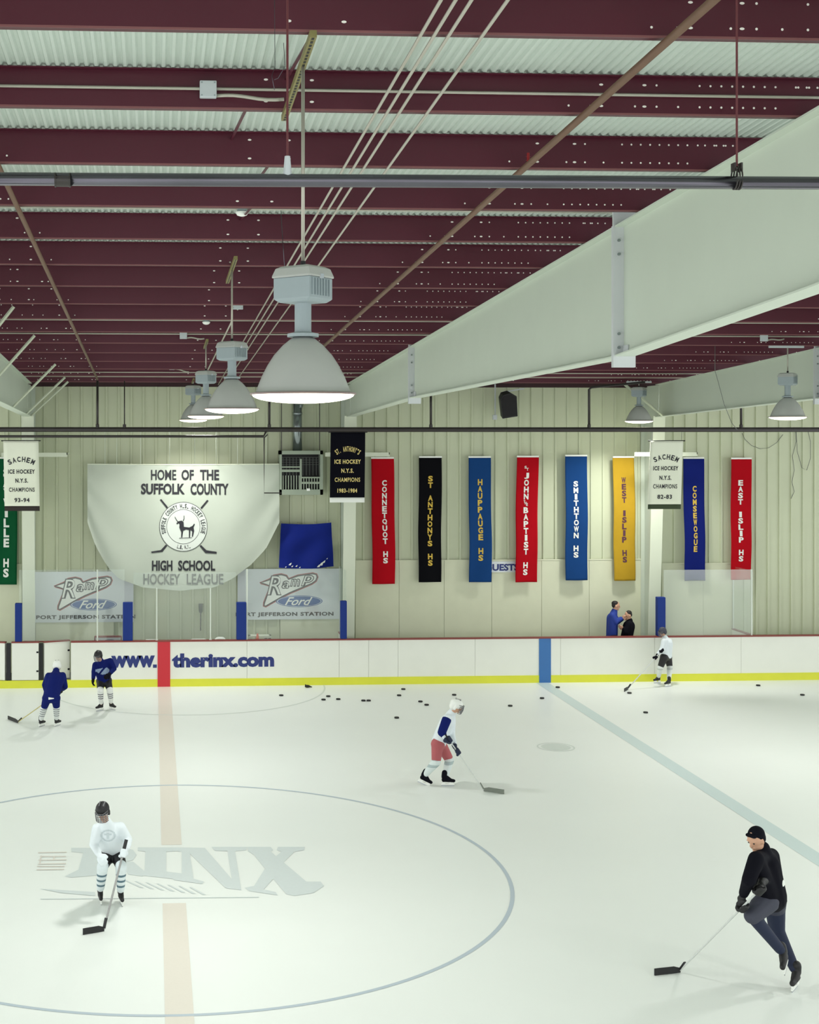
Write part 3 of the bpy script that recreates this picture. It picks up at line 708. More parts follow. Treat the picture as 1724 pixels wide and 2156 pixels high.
# ------------------------------------------------------------------ things behind the boards
r = empty('net_box', P(228, 1350, 32.6), 'white framed board with red edge and dark marks behind the boards', 'box')
a = pxbox(201, 254, 1340, 1372, 32.6); m_ = MB(); m_.box((a[0], 32.58, a[2]), (a[1], 32.62, a[3])); obj('panel', m_, M['sign'], r)
m_ = MB(); m_.box((a[0]-.02, 32.56, a[3]-.02), (a[1]+.02, 32.64, a[3]+.02)); m_.box((a[1]-.0, 32.56, .15), (a[1]+.03, 32.64, a[3])); m_.box((a[0]-.03, 32.56, .15), (a[0], 32.64, a[3])); obj('frame', m_, M['cap'], r)
m_ = MB(); cxx = (a[0]+a[1])/2
for k, (dx, dz, rx, rz) in enumerate(((-.1,-.12,.1,.03), (.04,-.09,.12,.022), (.1,-.13,.05,.03), (-.06,-.16,.14,.02))):
    m_.add([(cxx+dx+rx*math.cos(t), 32.575-.001*k, a[3]+dz+rz*math.sin(t)) for t in [2*PI*i/16 for i in range(16)]], [tuple(range(16))])
obj('printed_marks', m_, M['ink'], r)
for x0_, x1_, top, lb in ((300, 332, 1347, 'white low mound of padding behind the boards, left one'), (394, 440, 1346, 'white low bench end behind the boards right of the red stripe'), (452, 475, 1342, 'small pale box with a knob behind the boards')):
    a = pxbox(x0_, x1_, top, 1365, 32.5); cx_ = (a[0]+a[1])/2; rx = (a[1]-a[0])/2
    m_ = MB(); n = 10
    poly = [(a[0], .15), (a[1], .15), (a[1], a[3]-.04), (cx_+rx*.6, a[3]), (cx_-rx*.5, a[3]), (a[0], a[3]-.05)]
    m_.prism(poly, lambda x, z: V((x, 32.38, z)), lambda x, z: V((x, 32.62, z)))
    tag(obj('bench_end', m_, M['white'], loc=(cx_, 32.5, .15), bevel=.02), lb, 'bench')
r = empty('score_table', P(548, 1345, 32.55), 'pale table top with dark slots beside the orange cone', 'table')
a = pxbox(524, 571, 1338, 1350, 32.55); m_ = MB(); m_.box((a[0], 32.5, a[3]-.03), (a[1], 32.75, a[3])); m_.box((a[0], 32.5, a[2]-.03), (a[1], 32.75, a[2])); obj('table_top', m_, M['cream'], r)
for xx in (a[0], a[1]-.04):
    m_ = MB(); m_.box((xx, 32.52, .15), (xx+.04, 32.72, a[3])); obj('leg', m_, M['cream'], r)
m_ = MB(); m_.box((a[1]-.17, 32.495, a[2]+.05), (a[1]-.1, 32.5, a[2]+.08)); m_.box((a[1]-.08, 32.495, a[2]+.05), (a[1]-.01, 32.5, a[2]+.08)); m_.box((a[1]-.19, 32.5, a[2]+.02), (a[1], 32.51, a[2]+.1), 1); obj('slots', m_, [M['black'], M['cream']], r)
q = P(542, 1351, 32.35); zt_ = P(542, 1334, 32.35).z; m_ = MB(); m_.lathe((q.x, 32.35, 1.0), [(.001,0),(.075,0),(.05,.03),(.05,.03),(.018,zt_-1.0),(.001,zt_-1.0)], 16); m_.box((q.x-.08, 32.29, .985), (q.x+.08, 32.43, 1.0))
tag(obj('traffic_cone', m_, M['orange'], loc=(q.x, 32.35, 1.0)), 'small orange cone standing just behind the boards', 'cone')
m_ = MB(); m_.box((q.x-.15, 32.27, .95), (q.x+.15, 32.45, .985)); m_.box((q.x-.13, 32.3, .15), (q.x-.1, 32.42, .95)); m_.box((q.x+.1, 32.3, .15), (q.x+.13, 32.42, .95)); tag(obj('low_shelf', m_, M['cream'], loc=(q.x, 32.36, .15)), 'low pale shelf under the orange cone, mostly hidden', 'shelf')
# shovel hanging on the wall
ws = YW-.06
r = empty('hanging_shovel', P(423, 1300, ws), 'dark snow shovel hanging blade up on the far wall', 'shovel')
a = pxbox(418, 427, 1271, 1289, ws); m_ = MB(); m_.prism([(a[0], a[3]), (a[1], a[3]), (a[1]-.008, a[2]+.02), ((a[0]+a[1])/2+.02, a[2]-.02), ((a[0]+a[1])/2-.02, a[2]-.02), (a[0]+.008, a[2]+.02)], lambda x, z: V((x, ws-.03, z)), lambda x, z: V((x, ws, z))); obj('blade', m_, M['greytxt'], r)
b_ = P(422, 1328, ws); m_ = MB(); m_.tube([((a[0]+a[1])/2, ws-.015, a[2]), (b_.x, ws-.015, b_.z)], .012, 8); obj('handle', m_, M['galv'], r)

# ------------------------------------------------------------------ signs on the wall
ys = YW-.075
def sgn(x, z): return V((x, ys-.004, z))
def ellipse(mb, cx_, cz, rx, rz, fn, mi=0, n=40): mb.add([fn(cx_+rx*math.cos(2*PI*i/n), cz+rz*math.sin(2*PI*i/n)) for i in range(n)], [tuple(range(n))], mi)
def dealer(px0, px1, pyt, pyb, ox, oy, tx0, tx1, ty0, ty1, label):
    a = pxbox(px0, px1, pyt, pyb, ys); r = empty('wall_sign', ((a[0]+a[1])/2, ys, (a[2]+a[3])/2), label, 'sign')
    m_ = MB(); m_.box((a[0], ys, a[2]), (a[1], ys+.02, a[3])); obj('panel', m_, M['sign'], r)
    L = [(335,1195),(405,1168),(435,1140),(490,1131),(530,1142),(545,1165),(610,1140),(720,1124),(748,1132),(757,1155),(745,1185),(715,1207),(560,1272),(500,1302),(378,1372),(360,1366),(362,1340),(408,1222),(345,1204)]
    cxl = sum(p[0] for p in L)/len(L); cyl = sum(p[1] for p in L)/len(L)
    def lp(x, y): return P(ox+(x-335)/3.448, oy+(y-1124)/3.448, ys)
    def outline(k, dy):
        n = len(L); res = []
        for i in range(n):
            p0, p1, p2 = V(L[i-1]), V(L[i]), V(L[(i+1) % n]); nrm = ((p1-p0).normalized()+(p2-p1).normalized()); nn = V((nrm.y, -nrm.x)).normalized()
            q = p1-nn*k; w_ = lp(q.x, q.y); res.append(V((w_.x, ys-dy, w_.z)))
        return res
    m_ = MB(); m_.add(outline(-4, .003), [tuple(range(len(L)))], 0); m_.add(outline(1.5, .005), [tuple(range(len(L)))], 1); m_.add(outline(11, .007), [tuple(range(len(L)))], 2)
    obj('emblem_shape', m_, [mat('emblem_red', (168, 52, 46), .5), M['signtxt'], M['white']], r)
    m_ = MB()
    def tf(dy):
        def fn(x, z): return V((x, ys-dy, z))
        return fn
    for s_, x0_, x1_, y0_, y1_ in (('R', 385, 492, 1142, 1288), ('a', 492, 552, 1180, 1240), ('m', 553, 628, 1166, 1225), ('p', 632, 728, 1138, 1222)):
        p0, p1 = lp(x0_, y1_), lp(x1_, y0_)
        text_on(m_, s_, p0.x, p1.x, p0.z, p1.z, tf(.009), 0, bold=.05, shear=.25)
        g_ = .024; text_on(m_, s_, p0.x+g_, p1.x-g_, p0.z+g_, p1.z-g_, tf(.011), 1, bold=-.012, shear=.25)
    obj('emblem_lettering', m_, [M['signtxt'], M['white']], r)
    e0, e1_ = lp(452, 1374), lp(790, 1287); m_ = MB(); cx_, cz_ = (e0.x+e1_.x)/2, (e0.z+e1_.z)/2
    ellipse(m_, cx_, cz_, (e1_.x-e0.x)/2, (e1_.z-e0.z)/2, tf(.0045), 0); ellipse(m_, cx_, cz_, (e1_.x-e0.x)/2*.955, (e1_.z-e0.z)/2*.9, tf(.0055), 1); ellipse(m_, cx_, cz_, (e1_.x-e0.x)/2*.925, (e1_.z-e0.z)/2*.84, tf(.006), 0)
    obj('oval_badge', m_, [M['fordblue'], M['sign']], r)
    m_ = MB(); p0, p1 = lp(515, 1360), lp(718, 1300); text_on(m_, 'Ford', p0.x, p1.x, p0.z, p1.z, tf(.0125), 0, bold=.012, shear=.5); obj('oval_lettering', m_, M['white'], r)
    m_ = MB(); a = pxbox(tx0, tx1, ty0, ty1, ys); text_on(m_, 'PORT JEFFERSON STATION', a[0], a[1], a[2], a[3], tf(.004), 0, bold=.045, spacing=1.12); obj('town_lettering', m_, M['signtxt'], r)
dealer(72, 281, 1203, 1311, 114, 1213, 76, 285, 1294, 1306, 'white dealership sign on the wall at the left, red and black emblem over blue oval')
dealer(500, 717, 1197, 1305, 547, 1206, 496, 702, 1288, 1300, 'white dealership sign on the wall left of the middle column, red emblem over blue oval')
a = pxbox(1012, 1100, 1182, 1205, ys); m_ = MB(); m_.box((a[0], ys, a[2]), (a[1], ys+.02, a[3])); r = tag(obj('guests_sign', m_, M['sign'], loc=((a[0]+a[1])/2, ys, a[2])), 'white GUESTS sign half hidden between blue and red banners', 'sign')
m_ = MB(); a = pxbox(1021, 1092, 1187, 1202, ys); text_on(m_, 'GUESTS', a[0], a[1], a[2], a[3], sgn, bold=.04); obj('lettering', m_, M['ink'], r)

# ------------------------------------------------------------------ banners
def cloth(xa, xb, za, zb, fn, nx=14, nz=60, th=.006):
    m_ = MB(); vs = []
    for j in range(nz+1):
        for i in range(nx+1): vs.append(fn(xa+(xb-xa)*i/nx, za+(zb-za)*j/nz))
    n1 = len(vs); vs += [v+V((0, th, 0)) for v in vs]; W_ = nx+1; fs = []
    for j in range(nz):
        for i in range(nx):
            a_ = j*W_+i; fs += [(a_, a_+1, a_+W_+1, a_+W_), (n1+a_, n1+a_+W_, n1+a_+W_+1, n1+a_+1)]
    bd_ = [i for i in range(W_)]+[j*W_+nx for j in range(1, nz+1)]+[nz*W_+i for i in range(nx-1, -1, -1)]+[j*W_ for j in range(nz-1, 0, -1)]
    for k in range(len(bd_)): a_, b_ = bd_[k], bd_[(k+1) % len(bd_)]; fs.append((a_, b_, n1+b_, n1+a_))
    return m_.add(vs, fs)
yv = YW-.22
def hs_banner(px0, px1, pyt, pyb, col, tcol, text, txc, ty0, ty1, label, sway=0, tw=11, seed=0, hem='sign', skip=()):
    a = pxbox(px0, px1, pyt, pyb, yv); w_ = a[1]-a[0]; h_ = a[3]-a[2]; rnd = random.Random(seed); p1_, p2_ = rnd.random()*6, rnd.random()*6
    def fn(x, z, d=0):
        t = (a[3]-z)/h_; xx = x+sway/F*33*math.sin(t*PI*.5)*1.0+.006*math.sin(t*9+p1_)
        return V((xx, yv+.022*t*math.sin((x-a[0])/w_*5+p2_+t*4)+.012*math.sin(t*14+p1_)*t-d, z))
    r = empty('school_banner', ((a[0]+a[1])/2, yv, a[3]), label, 'banner', 'tall school banners on the far wall')
    obj('cloth', cloth(a[0], a[1], a[2], a[3], fn), mat('cloth_%d_%d_%d' % col, col, .9, var=.08, scale=6, spec=.08), r, smooth=True)
    m_ = MB(); m_.box((a[0]-.0, yv-.014, a[3]-.01), (a[1]+.0, yv+.014, a[3]+.03)); obj('hanging_rod', m_, M['white'], r)
    m_ = MB(); m_.box((a[0]+.1, yv, a[3]+.01), (a[0]+.11, YW-.04, a[3]+.03)); m_.box((a[1]-.11, yv, a[3]+.01), (a[1]-.1, YW-.04, a[3]+.03)); obj('bracket', m_, M['conduit'], r)
    m_ = MB(); tot = len(text); lh = (ty1-ty0)/tot; lm = mat('letter_%d_%d_%d' % tcol, tcol, .7)
    for i, ch in enumerate(text):
        if ch == ' ': obj('lettering', m_, lm, r); m_ = MB(); continue
        y0_ = ty0+lh*i+lh*.06; y1_ = y0_+lh*.88; small = ch.islower(); wd = tw*(.75 if ch not in 'I1' else .35)
        if ch == 'I': wd = tw*.42
        b_ = pxbox(txc-wd/2*1.2, txc+wd/2*1.2, y0_, y1_, yv)
        if ch in '#%':   # small slanted ST and THE
            s_ = 'ST' if ch == '#' else 'THE'; nn = len(s_)
            for k, c2 in enumerate(s_):
                bb = pxbox(txc-5+k*8/nn, txc-5+(k+.8)*8/nn+1.5, y0_+(k)*lh*.6/nn, y0_+lh*.4+k*lh*.6/nn, yv)
                text_on(m_, c2, bb[0], bb[1], bb[2], bb[3], lambda x, z: fn(x, z, .006), 0, bold=.03)
            continue
        text_on(m_, ch, b_[0], b_[1], b_[2], b_[3], lambda x, z: fn(x, z, .006), 0, bold=.045)
    obj('lettering', m_, lm, r)
RED, BLK, BLU, GOLD, NAV, GRN = (178, 14, 28), (14, 14, 18), (26, 66, 122), (184, 148, 44), (22, 34, 112), (18, 84, 50)
WH, YE = (236, 236, 230), (214, 180, 70)
hs_banner(781, 829, 965, 1230, RED, WH, 'CONNETQUOT HS', 808, 1010, 1187, 'red school banner with white letters, right beside the middle column', sway=3, seed=1)
hs_banner(882, 930, 963, 1226, BLK, YE, 'ST ANTHONYS HS', 906, 1001, 1192, 'black school banner with yellow letters', sway=-1, seed=2)
hs_banner(986, 1033, 963, 1226, BLU, YE, 'HAUPPAUGE HS', 1010, 1008, 1182, 'blue school banner with yellow letters left of the GUESTS sign', sway=2, seed=3)
hs_banner(1088, 1134, 962, 1226, RED, WH, '#JOHN%BAPTIST HS', 1109, 980, 1212, 'red school banner with the longest white lettering, right of the GUESTS sign', sway=-3, seed=4)
hs_banner(1190, 1236, 960, 1222, BLU, WH, 'SMITHTOWN HS', 1212, 1012, 1175, 'blue school banner with white letters beside the gold banner', sway=1, seed=5)
hs_banner(1290, 1335, 963, 1223, GOLD, (84, 44, 62), 'WEST ISLIP HS', 1312, 1004, 1185, 'gold school banner with dark letters', sway=3, seed=6, tw=10)
hs_banner(1438, 1482, 965, 1223, NAV, YE, 'COMSEWOGUE', 1461, 1022, 1163, 'dark blue school banner with yellow letters right of the right column', sway=3, seed=7, tw=9)
hs_banner(1539, 1582, 966, 1221, RED, WH, 'EAST ISLIP HS', 1559, 1010, 1183, 'red school banner furthest to the right', sway=0, seed=8)
hs_banner(-26, 36, 965, 1231, GRN, WH, 'SAYVILLE HS', 13, 985, 1217, 'green school banner at the left edge, partly hidden', sway=0, seed=9, tw=13)

yc = 31.1
def champ(px0, px1, pyt, pyb, col, tcol, lines, label, hemcol, slant=0):
    a = pxbox(px0, px1, pyt, pyb, yc); w_ = a[1]-a[0]; h_ = a[3]-a[2]
    r = empty('champion_banner', ((a[0]+a[1])/2, yc, a[3]), label, 'banner', 'championship banners hanging from the pipe')
    def fn(x, z, d=0): t = (a[3]-z)/h_; return V((x+slant*t, yc+.01*math.sin((x-a[0])/w_*4)*t-d, z))
    obj('cloth', cloth(a[0], a[1], a[2]+.07*h_, a[3], fn, 8, 24), col, r, smooth=True)
    obj('hem', cloth(a[0], a[1], a[2], a[2]+.07*h_, fn, 8, 3), hemcol, r, smooth=True)
    m_ = MB(); m_.tube([(a[0]-.05, yc+.01, a[3]), (a[1]+.05, yc+.01, a[3])], .012, 8); obj('rod', m_, M['black'], r)
    m_ = MB()
    for x in (a[0]+.04, a[1]-.04): m_.tube([(x, yc+.01, a[3]), (x, yc-.02, zm)], .004, 6)
    obj('cord', m_, M['greytxt'], r)
    m_ = MB(); cx_ = (px0+px1)/2
    arc, ln = lines[0], lines[1:]
    n = len(arc); R_ = 40; W_ = px1-px0; half = math.radians(20+1.15*n)
    for i, ch in enumerate(arc):
        if ch == ' ': continue
        t = -half+2*half*i/(n-1); vs_, fs_ = text2d(ch, bold=.03); wp, hp = W_*.62/n*(.95 if ch != '.' else .3), 11
        rr = W_*.33/math.sin(half); oy_ = lines_y[0]+rr
        def mp(u, v, t=t, rr=rr, oy_=oy_, wp=wp, hp=hp, ch=ch):
            if ch in ".'": v = v*.25+(0 if ch == '.' else .7)
            lx, ly = (u-.5)*wp, (v-.5)*hp; px = cx_+(rr+ly)*math.sin(t)+lx*math.cos(t); py = oy_-(rr+ly)*math.cos(t)+lx*math.sin(t)
            q = P(px, py, yc); return fn(q.x, q.z, .006)
        m_.add([mp(u, v) for u, v in vs_], fs_)
    for (s_, fw), yy in zip(ln, lines_y[1:]):
        obj('lettering', m_, tcol, r); m_ = MB()
        b_ = pxbox(cx_-W_*fw/2, cx_+W_*fw/2, yy-4.6, yy+4.6, yc); text_on(m_, s_, b_[0], b_[1], b_[2], b_[3], lambda x, z: fn(x, z, .006), 0, bold=.02 if 'M' in s_ else .035, spacing=1.16)
    obj('lettering', m_, tcol, r)
LN = [('ICE HOCKEY', .76), ('N.Y.S.', .36), ('CHAMPIONS', .73)]
darkhem = mat('hem_dark', (44, 34, 30), .7); greenhem = mat('hem_green', (52, 66, 40), .7)
bcl = mat('banner_white', (238, 242, 222), .75, var=.03, scale=5); bbk = mat('banner_black', (10, 10, 20), .85, spec=.1)
lines_y = [967, 993, 1012, 1031, 1053]; champ(7, 81, 928, 1076, bcl, M['signtxt'], ['SACHEM']+LN+[('93-94', .43)], 'white championship banner reading 93-94 beside the green banner', darkhem, .03)
lines_y = [945, 972, 991, 1010, 1033]; champ(696, 769, 910, 1058, bbk, mat('letter_gold', (226, 206, 132), .7), ["ST. ANTHONY'S"]+LN+[('1983-1984', .57)], 'black championship banner in front of the middle column', M['white'], -.02)
lines_y = [962, 986, 1006, 1024, 1046]; champ(1369, 1438, 928, 1072, bcl, M['signtxt'], ['SACHEM']+LN+[('82-83', .44)], 'white championship banner reading 82-83 in front of the right column', greenhem, -.06)

# big league banner
yl = YW-.5
r = empty('league_banner', P(386, 977, yl), 'huge pale league banner with black lettering and crossed stick emblem', 'banner')
def ub(px):      # lower edge of the sagging cloth in image rows, as a function of column
    pts = [(184, 1100), (200, 1150), (222, 1190), (250, 1218), (300, 1237), (380, 1244), (450, 1237), (490, 1218), (530, 1188), (560, 1155), (588, 1100)]
    for i in range(len(pts)-1):
        if pts[i][0] <= px <= pts[i+1][0]: t = (px-pts[i][0])/(pts[i+1][0]-pts[i][0]); return pts[i][1]+t*(pts[i+1][1]-pts[i][1])
    return 1100
def lf(u, v, d=0):      # u column 184..588, v 0 top..1 bottom
    yb2 = ub(u); tpy = 977+(3 if u > 300 else 0)*0; py = tpy+(yb2-tpy)*v; q = P(u+ (10*v*(1-abs(u-386)/202) if u < 230 else 0), py, yl)
    edge = abs(u-386)/202
    q.y += .05*math.sin(v*3.1)*math.cos(edge*PI/2)+.025*math.sin((u-386)*.03*(1+v))*v+.02*math.sin(v*14+edge*8)*edge*edge-d; return q
m_ = MB(); nx, nz = 60, 50; vs = [lf(184+404*i/nx, j/nz) for j in range(nz+1) for i in range(nx+1)]
fs = [(j*(nx+1)+i, j*(nx+1)+i+1, (j+1)*(nx+1)+i+1, (j+1)*(nx+1)+i) for j in range(nz) for i in range(nx)]
n1 = len(vs); vs += [v+V((0,.008,0)) for v in vs]; fs += [tuple(n1+k for k in f[::-1]) for f in fs]; m_.add(vs, fs); obj('cloth', m_, M['sheet'], r, smooth=True)
m_ = MB(); m_.tube([P(184, 977, yl), P(386, 979, yl), P(588, 977, yl)], .015, 8); obj('hem', m_, M['cream'], r)
for px in (221, 246, 296, 357, 410, 455, 500, 560): m_ = MB(); m_.tube([P(px, 977, yl), (P(px, 905, YM).x, YM, zm)], .005, 6); obj('cord', m_, M['stanch'], r)
def lp(px, py, d=.012): # pixel on the banner to world
    v = (py-977)/(ub(px)-977); q = lf(px, v, d); q2 = P(px, py, q.y); return q2
def ltext(mb, s, x0, x1, y0, y1, **k): 
    vs_, fs_ = text2d(s, **k); mb.add([lp(x0+(x1-x0)*u, y1-(y1-y0)*v) for u, v in vs_], fs_)
m_ = MB(); 
for s_, x0_, x1_, y0_, y1_ in (('HOME', 318, 371, 989, 1011), ('OF', 382, 408, 989, 1011), ('THE', 421, 461, 989, 1011), ('SUFFOLK', 297, 389, 1018, 1041), ('COUNTY', 401, 481, 1018, 1042), ('HIGH', 320, 363, 1180, 1202), ('SCHOOL', 375, 453, 1180, 1202)): ltext(m_, s_, x0_, x1_, y0_, y1_, bold=.02 if 'M' in s_ else .035)
obj('lettering', m_, M['signtxt'], r)
m_ = MB(); ltext(m_, 'HOCKEY', 302, 379, 1208, 1231, bold=.02); ltext(m_, 'LEAGUE', 393, 470, 1208, 1231, bold=.02)  # grey instead of black paints in the glass reflection over these letters
o = obj('lettering', m_, M['greytxt'], r); o['label'] = 'bottom line of lettering, glass reflection painted in as grey'
m_ = MB()
def lpoly(pts, d=.012, mi=0, ox=280, oy=970, k=7.183): m_.add([lp(ox+x/k, oy+y/k, d) for x, y in pts], [tuple(range(len(pts)))], mi)
for q in ([(405,590),(428,580),(530,705),(510,722)], [(1120,592),(1143,605),(1040,730),(1020,712)], [(495,1270),(520,1285),(445,1380),(285,1398),(272,1375),(420,1352)], [(1005,1290),(1030,1275),(1110,1355),(1265,1378),(1262,1408),(1095,1398)]): lpoly(q, .012)
obj('crossed_sticks', m_, M['signtxt'], r)
m_ = MB(); cxp, cyp = 386, 1109
def cp(rr, t, d): return lp(cxp+rr*math.cos(t), cyp-rr*1.03*math.sin(t), d)
def disc(rr, d, mi):
    nr = 7; vs_ = [cp(rr*(j+1)/nr, 2*PI*i/48, d) for j in range(nr) for i in range(48)]; fs_ = [tuple(range(48))]
    for j in range(nr-1): fs_ += [(j*48+i, j*48+(i+1)%48, (j+1)*48+(i+1)%48, (j+1)*48+i) for i in range(48)]
    m_.add(vs_, fs_, mi)
disc(50.5, .012, 1); disc(49.5, .014, 0); disc(35.5, .016, 1); disc(34.6, .018, 0)
obj('emblem_disc', m_, [mat('emblem_white', (212, 219, 210), .8), M['signtxt']], r)
m_ = MB()
def arc_text(s, r0, r1, t0, t1, flip=False):
    n = len(s)
    for i, ch in enumerate(s):
        if ch == ' ': continue
        t = t0+(t1-t0)*(i+.5)/n; dt = abs(t1-t0)/n*.38; vs_, fs_ = text2d(ch, bold=.02)
        pts = []
        for u, v in vs_:
            if ch == '.': v *= .2
            if not flip: pts.append(cp(r0+(r1-r0)*v, t-(u-.5)*2*dt, .021))
            else: pts.append(cp(r1-(r1-r0)*v, t+(u-.5)*2*dt, .021))
        m_.add(pts, fs_)
arc_text('SUFFOLK COUNTY H.S. HOCKEY LEAGUE', 38, 47, math.radians(200), math.radians(-20))
arc_text('L.I. N.Y.', 38, 46, math.radians(252), math.radians(290), True)
obj('emblem_lettering', m_, M['signtxt'], r)
m_ = MB()   # deer figure, legs, antlers and ground line
for q in ([(655,945),(690,915),(735,905),(765,930),(770,1000),(850,1010),(900,985),(925,950),(935,965),(915,1010),(925,1060),(905,1150),(890,1150),(895,1070),(870,1045),(862,1160),(845,1160),(845,1050),(800,1040),(760,1060),(745,1160),(728,1160),(730,1080),(700,1010),(705,960),(690,945),(665,962)],
          [(630,850),(636,848),(665,900),(690,925),(680,930),(655,900)], [(768,830),(776,830),(778,880),(760,915),(752,910),(768,875)], [(700,1168),(890,1162),(890,1170),(700,1176)]): lpoly(q, .028)
obj('emblem_deer', m_, M['signtxt'], r)

# blue cloth
yb_ = YW-.35; r = empty('blue_cloth', P(645, 1100, yb_), 'crumpled royal blue cloth hanging between league banner and middle column', 'cloth')
def bf(u, v, d=0):
    px = 592+(697-592)*u+(-5 if u < .5 else 6)*v*abs(2*u-1); py = (1102+3*math.sin(u*PI)*1-2*u)+v*(93); q = P(px, py, yb_); q.y += .05*math.sin(u*11+v*4)*v+.03*math.sin(u*5+v*9)-d-.04*math.sin(u*PI)*v; return q
m_ = MB(); nx, nz = 30, 30; vs = [bf(i/nx, j/nz) for j in range(nz+1) for i in range(nx+1)]; fs = [(j*(nx+1)+i, j*(nx+1)+i+1, (j+1)*(nx+1)+i+1, (j+1)*(nx+1)+i) for j in range(nz) for i in range(nx)]
n1 = len(vs); vs += [v+V((0,.008,0)) for v in vs]; fs += [tuple(n1+k for k in f[::-1]) for f in fs]; m_.add(vs, fs); obj('fabric', m_, mat('royal_cloth', (14, 34, 122), .7, var=.1, scale=4, spec=.15), r, smooth=True)
for u_ in (.03, .35, .7, .97):
    m_ = MB(); q = bf(u_, 0); m_.tube([q, (q.x, YW-.036, q.z+.03)], .008, 6); obj('hook', m_, M['conduit'], r)
m_ = MB()
for (u, v, s1) in ((.2,.90,.03),(.24,.95,.02),(.32,.94,.02),(.38,.97,.015),(.77,.90,.045),(.82,.86,.03),(.72,.94,.035),(.88,.80,.015),(.12,.97,.015)):
    m_.add([bf(u-s1,v+s1*.9,.01), bf(u+s1*.4,v+s1,.01), bf(u+s1,v-s1,.01), bf(u-s1*.2,v-s1*.3,.01)], [(0,1,2,3)])
obj('white_marks', m_, M['white'], r)

# ------------------------------------------------------------------ heater, flue, speaker
yh = YW-.55; a = pxbox(589, 680, 949, 1042, yh); r = empty('unit_heater', ((a[0]+a[1])/2, yh+.2, a[2]), 'pale green grilled heater hanging on the far wall', 'heater')
m_ = MB()
for q in (((a[0],a[2]),(a[1],a[2]+.13)), ((a[0],a[3]-.09),(a[1],a[3])), ((a[0],a[2]),(a[0]+.05,a[3])), ((a[1]-.07,a[2]),(a[1],a[3]))): m_.box((q[0][0], yh, q[0][1]), (q[1][0], yh+.42, q[1][1]))
m_.box((a[0], yh+.38, a[2]), (a[1], yh+.42, a[3])); obj('casing', m_, M['heater'], r)
m_ = MB(); xm_ = (a[0]+a[1])/2-.01; m_.box((xm_-.025, yh+.01, a[2]+.1), (xm_+.02, yh+.05, a[3]-.2))
zlo, zhi = a[2]+.13, a[3]-.09; Hh = zhi-zlo
m_.box((a[0]+.05, yh+.02, zlo+Hh*.62), (xm_-.02, yh+.05, zlo+Hh*.66)); m_.box((a[0]+.05, yh+.01, zlo+Hh*.50), (xm_-.02, yh+.05, zlo+Hh*.57))
m_.box((xm_+.02, yh+.01, zlo+Hh*.32), (a[1]-.07, yh+.05, zlo+Hh*.36)); m_.box((xm_+.02, yh+.01, zlo+Hh*.16), (a[1]-.07, yh+.05, zlo+Hh*.22))
for i in range(7):
    x = a[0]+.075+i*.066; 
    if x < xm_-.03: m_.box((x, yh+.02, zlo), (x+.02, yh+.06, zlo+Hh*.40))
    x2 = xm_+.06+i*.066
    if x2 < a[1]-.08: m_.box((x2, yh+.02, zlo), (x2+.022, yh+.06, zlo+Hh*.36))
obj('louvres', m_, M['heater'], r)
m_ = MB()
for i in range(12): x = a[0]+.08+i*.082; m_.box((x, yh+.03, zlo+Hh*.4), (x+.008, yh+.05, zhi-.08)); 
for k in range(4): zz = zlo+Hh*(.7+.07*k); m_.box((a[0]+.05, yh+.035, zz), (a[1]-.07, yh+.045, zz+.006))
obj('grille', m_, M['greytxt'], r)
m_ = MB(); m_.box((a[0]+.04, yh+.3, zlo), (a[1]-.06, yh+.31, zhi)); obj('interior', m_, M['black'], r)
m_ = MB(); q = P(649, 1031, yh); m_.box((q.x-.04, yh-.01, q.z-.03), (q.x+.04, yh, q.z+.03)); obj('rating_label', m_, M['white'], r)
m_ = MB()
for x in (a[0]+.06, a[1]-.06): m_.tube([(x, yh+.2, a[3]), (x, yh+.2, zroof(yh))], .011, 6)
obj('hanging_rods', m_, M['iron'], r)
q = P(626, 948, yh+.2); m_ = MB(); m_.tube([(q.x, yh+.2, a[3]-.01), (q.x, yh+.2, P(626, 850, yh).z)], .115, 20); m_.tube([(q.x, yh+.2, P(626, 870, yh).z-.03), (q.x, yh+.2, P(626, 870, yh).z+.03)], .125, 20)
z9 = P(631, 855, yh).z; m_.tube([(q.x, yh+.2, z9-.04), (q.x+.03, yh+.2, z9+.03), (q.x+.08, yh+.3, z9+.15), (q.x+.1, YW-.05, z9+.2)], [.115, .115, .11, .1], 18)
tag(obj('flue_duct', m_, M['duct'], loc=(q.x, yh+.2, a[3]), smooth=True), 'shiny round metal flue rising from the heater', 'duct')
ysz = YW-.6; q = P(1068, 853, ysz); r = empty('loudspeaker', q, 'black loudspeaker tilted down high on the far wall', 'speaker')
R = Matrix.Rotation(math.radians(-9), 3, 'Y') @ Matrix.Rotation(math.radians(14), 3, 'X')
poly = [(-.19,-.29), (.2,-.29), (.22,.22), (.08,.33), (-.12,.31), (-.2,.2)]
m_ = MB(); m_.prism(poly, lambda x, z: q+R @ V((x, -.14, z)), lambda x, z: q+R @ V((x*.8, .16, z))); obj('cabinet', m_, M['black'], r, bevel=.012)
m_ = MB(); m_.prism([(x*.88, z*.9) for x, z in poly], lambda x, z: q+R @ V((x, -.150, z)), lambda x, z: q+R @ V((x, -.139, z))); obj('grille', m_, mat('grille_cloth', (34, 32, 34), .9), r)
m_ = MB(); m_.tube([q+V((-.28, .1, -.1+.0)), q+V((-.28, .1, .52))], .018, 8); m_.box(q+V((-.34,.06,-.36)), q+V((-.24,.14,-.24))); m_.tube([q+V((-.28,.1,-.3)), q+V((-.28,.1,.1))], .014, 8)
m_.bar(q+V((0,.14,.2)), q+V((.0,.5,.3)), .05, .03); m_.bar(q+V((-.05,.14,.33)), q+V((.5,.3,.42)), .03, .03); obj('bracket', m_, M['boxm'], r)
